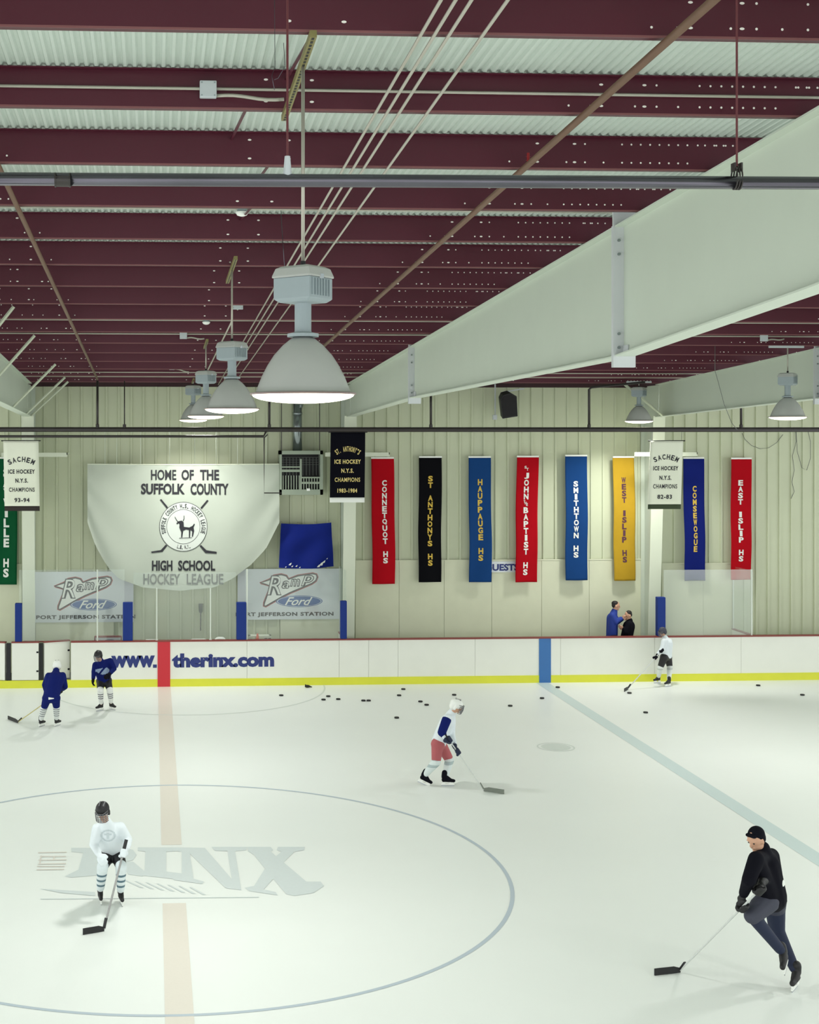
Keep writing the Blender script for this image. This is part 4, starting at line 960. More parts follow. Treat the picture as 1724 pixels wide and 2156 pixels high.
# cables on the right
pipe('cable', [P(x, y, YW-.05) for x, y in ((1562,912),(1568,925),(1582,938),(1600,945),(1618,943),(1635,932),(1648,915))], .006, M['greytxt'], 'thin cable sagging below the main at the right', 'cable', None, 6)
pipe('cable', [P(x, y, YW-.05) for x, y in ((1674,905),(1676,930),(1668,960),(1672,990),(1667,1015),(1672,1035),(1665,1050))], .006, M['greytxt'], 'thin crinkled cable hanging straight down at the right', 'cable', None, 6)
pipe('cable', [P(x, y, YW-.05) for x, y in ((1676,905),(1678,950),(1688,985),(1698,990),(1706,965),(1706,930),(1700,905))], .006, M['greytxt'], 'thin looped cable at the far right', 'cable', None, 6)
pipe('cable', [V((P(1505, 780, PY[13]+.03).x, PY[13]+.03, zroof(PY[13])+.01))]+[P(x, y, PY[13]+.03) for x, y in ((1505,780),(1512,805),(1524,850),(1540,890),(1552,905))], .005, M['greytxt'], 'thin dark cable crossing the right rafter', 'cable', None, 6)

# ------------------------------------------------------------------ pucks
pk = [(592,1464),(681,1473),(691,1466),(712,1472),(765,1475),(776,1475),(849,1451),(840,1464),(885,1477),(898,1484),(835,1511),(956,1463),(1074,1486),(1141,1470),(1174,1447),(1325,1459),(1359,1500),(1468,1432),(1596,1443),(1689,1463)]
pl = ['leftmost lone puck on the ice', 'left lower puck of the loose trio left of centre', 'upper puck of the loose trio left of centre', 'right puck of the loose trio left of centre', 'left puck of the touching pair', 'right puck of the touching pair',
 'puck nearest the boards left of the blurred skater', 'puck just below the one nearest the boards', 'upper left puck of a diagonal pair', 'lower right puck of a diagonal pair', 'lone puck lying nearest the viewer left of the middle skater', 'puck just above the white helmet of the middle skater', 'lone puck between the middle skater and the blue line',
 'puck just left of the blue line start', 'puck touching the start of the blue line at the boards', 'puck by the stick of the skater at the boards', 'lone puck nearest the viewer right of the blue line', 'puck beside the boards right of the far skater', 'second puck from the right edge', 'puck at the right edge of the ice']
pm = None
for (px, py), lb in zip(pk, pl):
    g = G(px, py, .0125)
    if pm is None:
        m_ = MB(); m_.lathe((0,0,0), [(.001,.002),(.046,.002),(.05,.005),(.05,.026),(.046,.029),(.001,.029)], 24); pm = obj('puck', m_, M['rubber']); o = pm
    else: o = pm.copy(); C.objects.link(o)
    o.location = (g.x, g.y, 0); tag(o, lb, 'puck', 'pucks scattered on the ice')
for px, py, lb in ((647, 1448, 'dark glove-like lump lying against the yellow strip'),):
    g = G(px, py); blob('dropped_glove', [('e', g+V((0,0,.035)), (.07,.05,.035)), ('c', g+V((.05,0,.03)), .022, g+V((.1,-.02,.02)), .016), ('c', g+V((-.03,0,.05)), .02, g+V((-.05,-.01,.075)), .015)], M['black'], None, .012, 4, g)
    o = bpy.data.objects['dropped_glove']; tag(o, lb, 'glove')

# ------------------------------------------------------------------ people
def frame_of(fwd):
    f = V(fwd).normalized(); s = f.cross(V((0,0,1))).normalized(); u = s.cross(f); return f, s, u
def grip(c, axis, to_wrist, k=1.0, fr=.0125):     # gloved or bare hand closed round a shaft
    c = V(c); a = V(axis).normalized(); u = V(to_wrist); u = (u-a*u.dot(a)).normalized(); w_ = a.cross(u); parts = []
    parts.append(('c', c+u*.036*k-a*.026*k, .024*k, c+u*.036*k+a*.026*k, .022*k)); parts.append(('c', c+u*.04*k, .028*k, c+u*.085*k, .03*k))
    for i in range(4):
        off = a*((i-1.5)*.0235*k); L = (1.0, 1.1, 1.05, .88)[i]; pr = None
        for t in range(5):
            an = math.radians(35+ (165*L)*t/4); q = c+off+(u*math.cos(an)+w_*math.sin(an))*.031*k
            if pr is not None: parts.append(('c', pr, fr*k*(1.05-.05*t), q, fr*k*(1-.05*t)))
            pr = q
    pr = c+u*.045*k-w_*.02*k+a*.03*k
    for an in (-40, -85, -125):
        q = c+a*.045*k+(u*math.cos(math.radians(an))+w_*math.sin(math.radians(an)))*.032*k; parts.append(('c', pr, fr*1.15*k, q, fr*1.05*k)); pr = q
    return parts
def relaxed(wr, d, palm_n, k=1.0, fr=.0125):      # hand hanging, slightly curled
    wr = V(wr); d = V(d).normalized(); n_ = V(palm_n); n_ = (n_-d*n_.dot(d)).normalized(); s = d.cross(n_); parts = [('c', wr, .026*k, wr+d*.03*k, .03*k)]
    for i in range(4):
        b0 = wr+d*.035*k+s*((i-1.5)*.02*k); k1 = wr+d*.075*k+s*((i-1.5)*.022*k); parts.append(('c', b0, .015*k, k1, .0135*k)); L = (.9, 1.05, 1, .8)[i]
        q1 = k1+(d*.85+n_*.5).normalized()*.032*k*L; q2 = q1+(d*.45+n_*.9).normalized()*.024*k*L; parts += [('c', k1, fr*k, q1, fr*.95*k), ('c', q1, fr*.95*k, q2, fr*.8*k)]
    t0 = wr+d*.02*k+s*.025*k; t1 = t0+(d*.6+s*.9+n_*.3).normalized()*.035*k; t2 = t1+(d*.9+s*.3+n_*.4).normalized()*.028*k
    return parts+[('c', t0, .015*k, t1, .0135*k), ('c', t1, .013*k, t2, .011*k)]
def head_parts(c, face, k=1.0):
    f, s, u = frame_of(face); R = Matrix((s, f, u)).transposed(); c = V(c)
    return [('e', c+u*.025*k, (.075*k, .092*k, .098*k), R, 20), ('e', c+f*.022*k-u*.04*k, (.055*k, .062*k, .062*k), R, 16), ('e', c+f*.096*k-u*.012*k, (.013*k, .022*k, .024*k), R, 10),
            ('c', c+f*.09*k-u*.001*k, .008*k, c+f*.088*k+u*.028*k, .006*k), ('c', c+f*.083*k-u*.05*k-s*.02*k, .008*k, c+f*.083*k-u*.05*k+s*.02*k, .008*k), ('e', c+f*.072*k-u*.085*k, (.022*k, .02*k, .016*k), R, 10),
            ('e', c+s*.078*k-u*.005*k, (.012*k, .02*k, .03*k), R, 10), ('e', c-s*.078*k-u*.005*k, (.012*k, .02*k, .03*k), R, 10), ('c', c+f*.083*k+u*.034*k-s*.045*k, .008*k, c+f*.083*k+u*.034*k+s*.045*k, .008*k)], (f, s, u, R)
def boot_parts(an, fwd, up, k=1.0):
    return [('c', an+up*.07*k-fwd*.01*k, .05*k, an-fwd*.02*k, .046*k), ('c', an-fwd*.025*k-up*.055*k, .038*k, an+fwd*.04*k-up*.045*k, .042*k), ('c', an+fwd*.02*k-up*.055*k, .038*k, an+fwd*.15*k-up*.068*k, .03*k), ('c', an, .045*k, an+fwd*.08*k-up*.05*k, .036*k)]
def skate(person, an, fwd, up, k, m, label=None):
    fwd = V(fwd).normalized(); up = V(up).normalized(); fwd = (fwd-up*fwd.dot(up)).normalized(); s = fwd.cross(up); base = wloc(person)
    o = blob('skate', boot_parts(an, fwd, up, k), m, person, .011, 3)
    if label: o['label'] = label
    m_ = MB(); w_ = s*.012*k
    for f0, f1 in ((-.06, -.0), (.07, .14)): 
        A = an+fwd*f0*k-up*.09*k; B = an+fwd*f1*k-up*.09*k; C2 = an+fwd*(f1+.01)*k-up*.128*k; D = an+fwd*(f0-.01)*k-up*.128*k
        m_.hexa([D-w_, C2-w_, C2+w_, D+w_, A-w_, B-w_, B+w_, A+w_])
    A = an-fwd*.075*k-up*.12*k; B = an+fwd*.165*k-up*.12*k; w2 = s*.009*k
    m_.hexa([A-up*.02*k-w2, B-up*.02*k-w2, B-up*.02*k+w2, A-up*.02*k+w2, A-w2, B-w2, B+w2, A+w2]); obj('blade_holder', m_, M['white'], o)
    m_ = MB(); w3 = s*.002; A = A-up*.018*k; B = B-up*.018*k
    m_.hexa([A-up*.024*k-w3+fwd*.01, B-up*.024*k-w3-fwd*.01, B-up*.024*k+w3-fwd*.01, A-up*.024*k+w3+fwd*.01, A-w3, B-w3, B+w3, A+w3]); obj('steel_blade', m_, M['steel'], o)
SK = .162      # ankle height above ice on skates (scale 1)
def helmet(person, c, fr, k, m, cage=True, spots=False):
    f, s, u, R = fr; c = V(c)
    o = blob('helmet', [('e', c+u*.045*k-f*.008*k, (.098*k, .118*k, .095*k), R, 20), ('e', c-f*.045*k-u*.005*k, (.09*k, .075*k, .085*k), R, 16), ('c', c+s*.088*k+u*.02*k, .022*k, c+s*.086*k-u*.045*k-f*.01*k, .018*k), ('c', c-s*.088*k+u*.02*k, .022*k, c-s*.086*k-u*.045*k-f*.01*k, .018*k)], m, person, .01, 3)
    for sx in (-1, 1):
        m_ = MB(); m_.bar(c+u*.132*k+s*sx*.03*k+f*.04*k, c+u*.126*k+s*sx*.035*k-f*.06*k, .014*k, .012*k, u); obj('vent_ridge', m_, mat('helmet_ridge', (120, 120, 124), .4), o)
    if cage:
        m_ = MB()
        for v_ in (-.09, -.06, -.03, .0, .03):
            pts = [c+u*v_*k+(s*math.sin(t)*.09+f*(.05+.09*math.cos(t)*(1-abs(v_+.02)*2)))*k for t in [math.radians(-85+170*i/10) for i in range(11)]]; m_.tube(pts, .0055*k, 6)
        for t in (-50, -25, 0, 25, 50):
            tt = math.radians(t); m_.tube([c+u*v_*k+(s*math.sin(tt)*.09+f*(.05+.09*math.cos(tt)*(1-abs(v_+.02)*2)))*k for v_ in (.05, .03, 0, -.03, -.06, -.09)], .005*k, 6)
        m_.tube([c+u*.055*k-s*.09*k+f*.04*k, c+u*.055*k+f*.13*k-s*.04*k, c+u*.055*k+f*.13*k+s*.04*k, c+u*.055*k+s*.09*k+f*.04*k], .005*k, 6)
        obj('face_cage', m_, mat('cage_wire', (112, 112, 116), .4, metal=.3), o, smooth=True)
    return o
def hockey_stick(top, heel, tip, mshaft, label, bm_=None):
    top, heel, tip = V(top), V(heel), V(tip); heel = V((heel.x, heel.y, .03)); tip = V((tip.x, tip.y, .035))
    r = empty('hockey_stick', heel, label, 'hockey stick'); d = (heel-top).normalized()
    m_ = MB(); m_.bar(top, heel+d*0, .024, .018, V((0,0,1)) if abs(d.z) < .98 else V((0,1,0))); obj('shaft', m_, mshaft, r, bevel=.004)
    m_ = MB(); m_.bar(top-d*.002, top+d*.14, .034, .026); obj('taped_grip', m_, M['black'], r)
    m_ = MB(); n = 8; t = (tip-heel).normalized(); s = t.cross(V((0,0,1))).normalized(); L = (tip-heel).length; vs = []
    for i in range(n+1):
        q = heel+t*(L*i/n)+s*.02*math.sin(PI*.5*(i/n)**2); h = .036-.004*(i == n); lo, hi = .004, .004+(.05+.025*min(1, i/2))
        for dy in (-.006, .006): vs += [V((q.x, q.y, lo))+s*dy, V((q.x, q.y, hi))+s*dy]
    fs = []
    for i in range(n):
        a_, b_ = 4*i, 4*i+4; fs += [(a_, b_, b_+1, a_+1), (a_+2, a_+3, b_+3, b_+2), (a_+1, b_+1, b_+3, a_+3), (a_, a_+2, b_+2, b_)]
    fs += [(0,1,3,2), (4*n, 4*n+2, 4*n+3, 4*n+1)]; m_.add(vs, fs); m_.bar(heel+V((0,0,.03))-d*.1, heel+V((0,0,.01)), .03, .022); obj('blade', m_, bm_ or M['black'], r)
    return r

def person(J, face, k, label, jersey, pants, socks, boots, head='helmet', hm=None, gm=None, hands=None, feet=None, trouser=False, bare_hands=False, cage=True, tr=1.0, hairm=None, collar=None):
    base = (J['anA']+J['anB'])/2; base = V((base.x, base.y, min(J['anA'].z, J['anB'].z)-SK*k))
    hp, fr = head_parts(J['head'], face, k); g_ = lambda n: J[n]
    ch, pe, nk = J['chest'], J['pelvis'], J['neck']
    B = hp+[('c', nk-(J['head']-nk)*.1, .05*k, J['head']-fr[2]*.05*k, .05*k), ('c', ch, .10*k, pe, .095*k), ('c', J['shA'], .05*k, J['shB'], .05*k), ('c', ch, .09*k, nk, .06*k), ('c', J['hipA'], .085*k, J['hipB'], .085*k)]
    for q in 'AB':
        B += [('c', J['sh'+q], .05*k, J['el'+q], .038*k), ('c', J['el'+q], .037*k, J['wr'+q], .028*k), ('c', J['hip'+q], .078*k, J['kn'+q], .052*k), ('c', J['kn'+q], .05*k, J['an'+q], .036*k)]
    if hands: 
        for h_ in hands: B += h_
    for q in 'AB': B += [('c', J['an'+q], .03*k, J['an'+q]+V(feet[q][0]).normalized()*.08*k-V(feet[q][1])*.045*k, .02*k)]
    body = blob('person', B, M['skin'], None, .009, 3, base); tag(body, label, 'person')
    # eyes
    f, s, u, R = fr
    for sx in (-1, 1): m_ = MB(); m_.ell(J['head']+(f*.082+s*sx*.03+u*.012)*k, (.011*k, .008*k, .008*k), R, 8); obj('eye', m_, M['black'], body)
    # jersey or jacket
    T = [('c', ch, .135*k*tr, pe, .135*k*tr), ('c', J['shA'], .078*k, J['shB'], .078*k), ('c', ch, .12*k*tr, nk+(J['head']-nk)*.12, .078*k), ('c', (J['hipA']+pe)/2, .12*k*tr, (J['hipB']+pe)/2, .12*k*tr)]
    T += [('c', J['shA'], .08*k, (J['hipA']+pe)/2, .11*k*tr), ('c', J['shB'], .08*k, (J['hipB']+pe)/2, .11*k*tr)]
    for q in 'AB': T += [('c', J['sh'+q], .082*k, J['el'+q], .07*k), ('c', J['el'+q], .068*k, J['el'+q].lerp(J['wr'+q], .85), .05*k)]
    je = blob('jersey' if not trouser else 'jacket', T, jersey, body, .014, 5)
    Pn = [('c', J['hipA'], .12*k, J['hipB'], .12*k)]
    e_ = .98 if trouser else .88
    for q in 'AB':
        Pn += [('c', J['hip'+q], .112*k, J['hip'+q].lerp(J['kn'+q], e_), .085*k)]
        if trouser: Pn += [('c', J['kn'+q], .074*k, J['kn'+q].lerp(J['an'+q], .9), .055*k)]
    blob('pants' if not trouser else 'trousers', Pn, pants, body, .014, 4)
    if not trouser:
        for q in 'AB': blob('sock', [('c', J['hip'+q].lerp(J['kn'+q], .8), .078*k, J['kn'+q], .085*k), ('c', J['kn'+q], .084*k, J['an'+q]+(J['kn'+q]-J['an'+q])*.12, .058*k)], socks, body, .012, 3)
    for q in 'AB': skate(body, J['an'+q], feet[q][0], feet[q][1], k, boots)
    if gm and hands:
        for i, h_ in enumerate(hands):
            hh = []
            for p_ in h_: hh.append(('c', p_[1], p_[2]+.006*k, p_[3], p_[4]+.006*k))
            q = 'AB'[i] if i < 2 else 'A'; d = (J['el'+q]-J['wr'+q]).normalized(); hh.append(('c', J['wr'+q], .038*k, J['wr'+q]+d*.09*k, .05*k))
            blob('glove', hh, gm, body, .009, 2)
    if head == 'helmet': helmet(body, J['head'], fr, k, hm, cage)
    else:
        c = J['head']; hr = [('e', c+u*.05*k-f*.022*k, (.083*k, .092*k, .085*k), R, 18), ('e', c-f*.04*k+u*.01*k, (.078*k, .068*k, .085*k), R, 16), ('c', c+u*.085*k+f*.06*k-s*.04*k, .02*k, c+u*.085*k+f*.06*k+s*.04*k, .02*k)] if head != 'hair' else [('e', c+u*.062*k-f*.022*k, (.079*k, .088*k, .068*k), R, 18), ('e', c-f*.042*k+u*.02*k, (.076*k, .06*k, .075*k), R, 16)]
        blob('hair' if head == 'hair' else 'knit_cap', hr, hairm or M['hair'], body, .009, 2)
    if collar: 
        blob('collar', [('c', nk+V((.05*k*math.cos(t), .05*k*math.sin(t), 0)), .02*k, nk+V((.05*k*math.cos(t+.7), .05*k*math.sin(t+.7), 0)), .02*k) for t in [i*.7 for i in range(9)]], collar, body, .01, 2)
    return body, fr
def ground_ankle(px, py, k, fwd=V((0,-1,0))): g = G(px, py); return V((g.x, g.y, SK*k))
def patch(body, name, ctr, n_, w_, h_, m, shape, label=None):      # printed patch lying on the cloth
    je = [c for c in body.children if c.name.split('.')[0] in ('jersey', 'jacket')][0]
    n_ = V(n_).normalized(); s_ = V((0,0,1)).cross(n_).normalized(); u_ = n_.cross(s_); m_ = MB(); N = 26
    for i in range(N):
        for j in range(N):
            a_, b_ = (i+.5)/N*2-1, (j+.5)/N*2-1
            if not shape(a_, b_): continue
            q = [V(ctr)+s_*(w_/2*(x/N*2-1))+u_*(h_/2*(y/N*2-1))+n_*.2 for x, y in ((i,j),(i+1,j),(i+1,j+1),(i,j+1))]; m_.add(q, [(0,1,2,3)])
    bpy.context.view_layer.update(); base = wloc(body); L = Matrix.Translation(base-wloc(je)); vs_ = []
    for v in m_.v:
        ok, loc, no, fi = je.ray_cast(v-wloc(je), -n_, distance=.6)
        vs_.append((loc+wloc(je)+n_*.004) if ok else None)
    keep = [f for f in m_.f if all(vs_[i] is not None for i in f)]
    m_.v = [v if v is not None else V((0,0,0)) for v in vs_]
    used = sorted({i for f in keep for i in f}); mp = {o_: n for n, o_ in enumerate(used)}
    m_.v = [m_.v[i] for i in used]; m_.f = [tuple(mp[i] for i in f) for f in keep]; m_.m = [0]*len(m_.f)
    if m_.f: 
        o = obj(name, m_, m, body)
        if label: o['label'] = label

UP = V((0,0,1))
# 1 white skater in the foreground
k = .88
J = dict(head=P(216, 1709, 16.55), neck=P(223, 1732, 16.72), chest=P(229, 1752, 16.85), pelvis=P(238, 1787, 17.15), shA=P(205, 1745, 16.78), elA=P(198, 1778, 16.75), wrA=P(209, 1800, 16.6),
         shB=P(253, 1742, 16.85), elB=P(269, 1768, 16.9), wrB=P(267, 1788, 16.7), hipA=P(230, 1796, 17.15), hipB=P(246, 1796, 17.15), knA=P(216, 1824, 16.85), knB=P(255, 1824, 16.85))
J['anA'] = ground_ankle(211, 1899, k); J['anB'] = ground_ankle(254, 1902, k)
top = P(266, 1768, 16.66); heel = G(219, 1961); tip = G(176, 1970); ax = (V((heel.x, heel.y, .03))-top).normalized()
gB = top+ax*.16; wv = J['wrB']-gB
J['wrB'] = gB+V((.05, .1, .03)); hB = grip(gB, ax, J['wrB']-gB, k*1.15)
hA = relaxed(J['wrA'], V((.5, -.5, -.8)), V((.3, .8, -.3)), k*1.25)
soc = sock_mat('sock_teal', (222, 232, 234), (88, 116, 128), 3, .20, .50)
b0, fr0 = person(J, (-.18, -.86, -.38), k, 'child skater in white jersey and black helmet standing at the centre logo', M['jwhite'], M['black'], soc, M['black'], hm=M['black'], gm=M['jwhite'], hands=[hA, hB], feet={'A': (V((.12,-1,0)), UP), 'B': (V((.2,-1,0)), UP)}, tr=1.15)
hockey_stick(top, heel, tip, mat('shaft_mid', (160, 160, 158), .5, var=.5, scale=6), 'grey hockey stick held by the child at the centre logo')

patch(b0, 'jersey_crest', P(229, 1757, 16.8), (-.1,-1,.1), .2, .17, mat('crest_grey', (198, 209, 213), .8), lambda a, b: ((.5 < a*a+b*b < .85) or (abs(a) < .16 and abs(b) < .5) or (abs(b-.2) < .12 and abs(a) < .45)))

# 2 navy skater seen from behind, white helmet
k = .86
J = dict(head=P(120, 1402, 27.75), neck=P(118, 1413, 27.62), chest=P(116, 1429, 27.5), pelvis=P(108, 1462, 27.3), shA=P(102, 1423, 27.55), elA=P(94, 1442, 27.7), wrA=P(96, 1461, 27.9),
         shB=P(132, 1422, 27.55), elB=P(137, 1446, 27.6), wrB=P(134, 1463, 27.75), hipA=P(99, 1470, 27.3), hipB=P(117, 1470, 27.3), knA=P(93, 1490, 27.4), knB=P(119, 1489, 27.4))
J['anA'] = ground_ankle(86, 1530, k); J['anB'] = ground_ankle(119, 1529, k)
top = J['wrB']+V((.0,.06,.1)); heel = G(38, 1523); ax = (V((heel.x, heel.y, .03))-top).normalized()
gB = top+ax*.1; gA = top+ax*.42; J['wrB'] = gB+V((.05,-.06,.06)); J['wrA'] = gA+V((-.02,-.08,.08))
soc = sock_mat('sock_grey', (224, 228, 226), (128, 132, 136), 4, .22, .46)
b1, fr1 = person(J, (-.25, .9, -.3), k, 'child skater seen from behind in navy jersey and white helmet', M['navy'], M['navy'], soc, M['black'], hm=M['hwhite'], gm=M['black'], hands=[grip(gA, ax, J['wrA']-gA, k*1.1), grip(gB, ax, J['wrB']-gB, k*1.1)], feet={'A': (V((.5,.8,0)), UP), 'B': (V((.5,.8,0)), UP)}, tr=1.25)
patch(b1, 'jersey_tag', P(108, 1470, 27.2), (0,-1,0), .11, .05, M['white'], lambda a, b: abs(b) < .7-.4*a)
hockey_stick(top, heel, G(15, 1515), M['shaft'], 'yellow shafted hockey stick held by the child in the white helmet')

# 3 navy skater facing the viewer, black helmet
k = .86
J = dict(head=P(207, 1381, 28.6), neck=P(212, 1392, 28.75), chest=P(217, 1404, 28.85), pelvis=P(219, 1429, 29.0), shA=P(201, 1400, 28.8), elA=P(198, 1415, 28.75), wrA=P(196, 1431, 28.6),
         shB=P(232, 1392, 28.85), elB=P(240, 1408, 28.85), wrB=P(230, 1420, 28.6), hipA=P(212, 1434, 29.0), hipB=P(226, 1433, 29.0), knA=P(211, 1452, 28.8), knB=P(231, 1452, 28.85))
J['anA'] = ground_ankle(213, 1496, k); J['anB'] = ground_ankle(234, 1494, k)
soc = sock_mat('sock_white', (232, 234, 230), (70, 66, 84), 3, .28, .46)
b2, fr2 = person(J, (-.4, -.75, -.3), k, 'child skater facing us in navy jersey and black helmet near the boards', M['navy'], M['black'], soc, M['black'], hm=M['black'], gm=M['coat'], hands=[relaxed(J['wrA'], V((-.1,-.4,-.9)), V((.8,-.1,0)), k*1.2), relaxed(J['wrB'], V((-.6,-.5,-.4)), V((-.3,.5,-.5)), k*1.2)], feet={'A': (V((-.75,-.6,0)), UP), 'B': (V((.7,-.7,0)), UP)}, tr=1.1)
patch(b2, 'jersey_crest', P(214, 1412, 28.7), (-.2,-1,.1), .26, .2, mat('emblem_pale', (150, 170, 200), .8), lambda a, b: (a*a*.8+b*b < .8 and abs(a-.7*b) > .2 and b < .5+a*.3))

# 4 middle skater, white and navy
k = .98
J = dict(head=P(960, 1487, 22.75), neck=P(950, 1503, 22.8), chest=P(941, 1521, 22.85), pelvis=P(924, 1562, 22.9), shA=P(941, 1513, 22.62), elA=P(930, 1542, 22.5), wrA=P(944, 1552, 22.4),
         shB=P(950, 1515, 23.02), elB=P(950, 1545, 22.95), wrB=P(955, 1566, 22.7), hipA=P(921, 1567, 22.8), hipB=P(927, 1567, 23.02), knA=P(918, 1604, 22.75), knB=P(946, 1600, 23.05))
J['anA'] = P(894, 1636, 22.85); J['anB'] = ground_ankle(937, 1655, k); J['anA'].z = max(J['anA'].z, .17)
top = P(938, 1547, 22.4); heel = G(1018, 1666); ax = (V((heel.x, heel.y, .03))-top).normalized(); gA = top+ax*.1; gB = top+ax*.35
J['wrA'] = gA+V((-.06,.04,.03)); J['wrB'] = gB+V((-.02,.09,.05))
b4, _ = person(J, (.86, -.2, -.35), k, 'skater in pale jersey with navy sleeve stripe gliding right in mid ice', M['jwhite'], M['redp'], sock_mat('sock_pale', (214, 224, 222), (170, 186, 186), 2, .25, .5), M['coat'], hm=M['hwhite'], gm=M['dnavy'], hands=[grip(gA, ax, J['wrA']-gA, k*1.1), grip(gB, ax, J['wrB']-gB, k*1.1)], feet={'A': (V((.85,-.1,-.4)), V((.4,0,.9))), 'B': (V((1,-.1,0)), UP)}, tr=1.0)
blob('sleeve', [('c', J['shA'].lerp(J['elA'], .1), .085*k, J['elA'], .075*k), ('c', J['elA'], .074*k, J['elA'].lerp(J['wrA'], .5), .06*k)], M['navy'], b4, .012, 3)
hockey_stick(top, heel, G(1062, 1672), M['shaftw'], 'pale hockey stick held by the skater in mid ice', mat('blade_grey', (120, 126, 116), .6))

# 5 adult in black at the right
k = 1.05; yy = 14.2
J = dict(head=P(1592, 1768, yy-.1), neck=P(1607, 1789, yy-.05), chest=P(1608, 1822, yy), pelvis=P(1622, 1886, yy+.1), shA=P(1592, 1809, yy-.25), elA=P(1576, 1853, yy-.35), wrA=P(1580, 1890, yy-.4),
         shB=P(1624, 1802, yy+.15), elB=P(1634, 1850, yy+.1), wrB=P(1610, 1888, yy-.1), hipA=P(1614, 1896, yy), hipB=P(1630, 1896, yy+.2), knA=P(1584, 1928, yy-.15), knB=P(1635, 1955, yy+.3))
J['anA'] = P(1650, 2003, yy+.1); J['anB'] = P(1668, 2022, yy+.35)
J['anA'] = P(1648, 2006, yy+.0); J['anB'] = P(1676, 2046, yy+.05)
J['anA'].z = max(J['anA'].z, .19); J['anB'].z = SK*k
top = P(1606, 1866, yy-.42); heel = G(1432, 2048); ax = (V((heel.x, heel.y, .03))-top).normalized(); gB = top+ax*.06; gA = top+ax*.38
J['wrB'] = gB+V((.08,.12,.05)); J['wrA'] = gA+V((.03,.07,.09))
b5, fr5 = person(J, (-.8, -.45, -.4), k, 'adult skater in black coat and navy trousers leaning left at the right', M['coat'], M['dnavy'], None, M['black'], head='cap', gm=M['black'], hands=[grip(gA, ax, J['wrA']-gA, k*1.1), grip(gB, ax, J['wrB']-gB, k*1.1)], feet={'A': (V((-.4,-.6,-.2)), V((-.3,-.1,.9))), 'B': (V((-.6,-.7,0)), UP)}, trouser=True, hairm=M['coat'], tr=1.22, collar=M['dnavy'])
blob('pad_shorts', [('c', J['hipA'], .13*k, J['knA'], .088*k), ('c', J['hipB'], .125*k, J['hipB'].lerp(J['knB'], .3), .105*k)], M['greyp'], b5, .014, 4)
m_ = MB(); q = P(1637, 1856, yy-.0)+V((.02,-.05,0)); m_.ell(q, (.035, .03, .045)); obj('white_whistle', m_, M['white'], b5, smooth=True)
hockey_stick(top, heel, G(1380, 2056), M['shaftw'], 'long pale hockey stick reaching left from the adult in black')

# 6 far skater by the right boards
k = .86
g = G(1393, 1441); yy = g.y
J = dict(head=P(1395, 1331, yy), neck=P(1400, 1343, yy), chest=P(1405, 1355, yy), pelvis=P(1403, 1378, yy+.02), shA=P(1398, 1350, yy-.13), elA=P(1394, 1366, yy-.18), wrA=P(1384, 1373, yy-.2),
         shB=P(1409, 1350, yy+.13), elB=P(1410, 1368, yy+.12), wrB=P(1396, 1378, yy), hipA=P(1398, 1384, yy-.08), hipB=P(1406, 1384, yy+.08), knA=P(1390, 1405, yy-.08), knB=P(1410, 1404, yy+.06))
J['anA'] = ground_ankle(1386, 1438, k); J['anB'] = ground_ankle(1408, 1445, k)
top = P(1396, 1366, yy-.25); heel = G(1322, 1452); ax = (V((heel.x, heel.y, .03))-top).normalized(); gB = top+ax*.06; gA = top+ax*.3
J['wrB'] = gB+V((.05,.09,.03)); J['wrA'] = gA+V((.06,.05,.05))
person(J, (-.85, -.3, -.3), k, 'skater in white jersey and black shorts beside the far right boards', M['jwhite'], M['black'], sock_mat('sock_white2', (226, 232, 228), (200, 206, 202), 2, .3, .5), M['black'], hm=M['greyp'], gm=M['coat'], hands=[grip(gA, ax, J['wrA']-gA, k*1.1), grip(gB, ax, J['wrB']-gB, k*1.1)], feet={'A': (V((-.9,-.3,0)), UP), 'B': (V((-.8,-.4,0)), UP)}, tr=1.1)
hockey_stick(top, heel, G(1316, 1457), M['shaftw'], 'pale hockey stick of the skater beside the right boards')

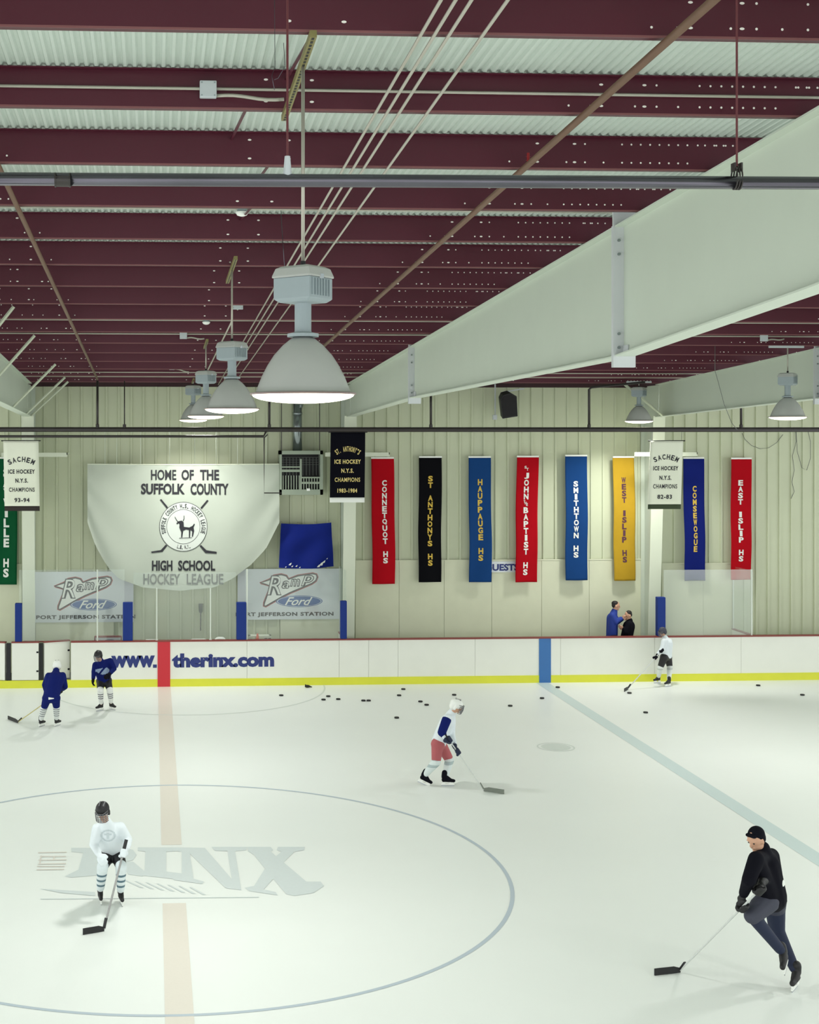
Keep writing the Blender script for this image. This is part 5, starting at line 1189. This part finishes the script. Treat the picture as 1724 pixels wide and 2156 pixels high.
# 7 man behind the boards and 8 the person in black beside him
k = 1.0; yy = 32.62
J = dict(head=P(1296, 1276, yy-.02), neck=P(1293, 1288, yy), chest=P(1289, 1302, yy), pelvis=P(1288, 1338, yy), shA=P(1289, 1296, yy-.17), elA=P(1296, 1309, yy-.19), wrA=P(1309, 1301, yy-.12),
         shB=P(1292, 1296, yy+.17), elB=P(1300, 1309, yy+.15), wrB=P(1311, 1303, yy+.08))
J['hipA'] = J['pelvis']+V((0,-.09,-.05)); J['hipB'] = J['pelvis']+V((0,.09,-.05)); J['knA'] = V((J['pelvis'].x+.03, yy-.11, .68)); J['knB'] = V((J['pelvis'].x, yy+.11, .68)); J['anA'] = V((J['pelvis'].x, yy-.11, .31)); J['anB'] = V((J['pelvis'].x-.03, yy+.11, .31))
FL = {'A': (V((1,0,0)), UP), 'B': (V((1,0,0)), UP)}
person(J, (.97, -.15, -.12), k, 'dark haired man in blue jacket standing behind the boards, hands raised', M['bjack'], M['black'], None, M['black'], head='hair', hands=[relaxed(J['wrA'], V((.9,0,.3)), V((0,.6,.5)), 1), relaxed(J['wrB'], V((.9,0,.2)), V((0,-.6,.5)), 1)], feet=FL, trouser=True, tr=1.05, collar=M['dnavy'])
k = .95; yy = 32.58
J = dict(head=P(1323, 1296, yy), neck=P(1326, 1308, yy), chest=P(1324, 1318, yy), pelvis=P(1318, 1346, yy), shA=P(1323, 1314, yy-.15), elA=P(1318, 1330, yy-.18), wrA=P(1312, 1322, yy-.15),
         shB=P(1326, 1314, yy+.15), elB=P(1320, 1330, yy+.16), wrB=P(1313, 1324, yy+.1))
J['hipA'] = J['pelvis']+V((0,-.09,-.05)); J['hipB'] = J['pelvis']+V((0,.09,-.05)); J['knA'] = V((J['pelvis'].x-.03, yy-.11, .62)); J['knB'] = V((J['pelvis'].x, yy+.11, .62)); J['anA'] = V((J['pelvis'].x, yy-.11, .305)); J['anB'] = V((J['pelvis'].x+.03, yy+.11, .305))
FL = {'A': (V((-1,0,0)), UP), 'B': (V((-1,0,0)), UP)}
person(J, (-.9, -.2, -.3), k, 'person in black with dark hair leaning towards the man in blue', M['coat'], M['black'], None, M['black'], head='hair', hands=[relaxed(J['wrA'], V((-.9,0,.3)), V((0,.6,.5)), 1), relaxed(J['wrB'], V((-.9,0,.2)), V((0,-.6,.5)), 1)], feet=FL, trouser=True, tr=1.15)
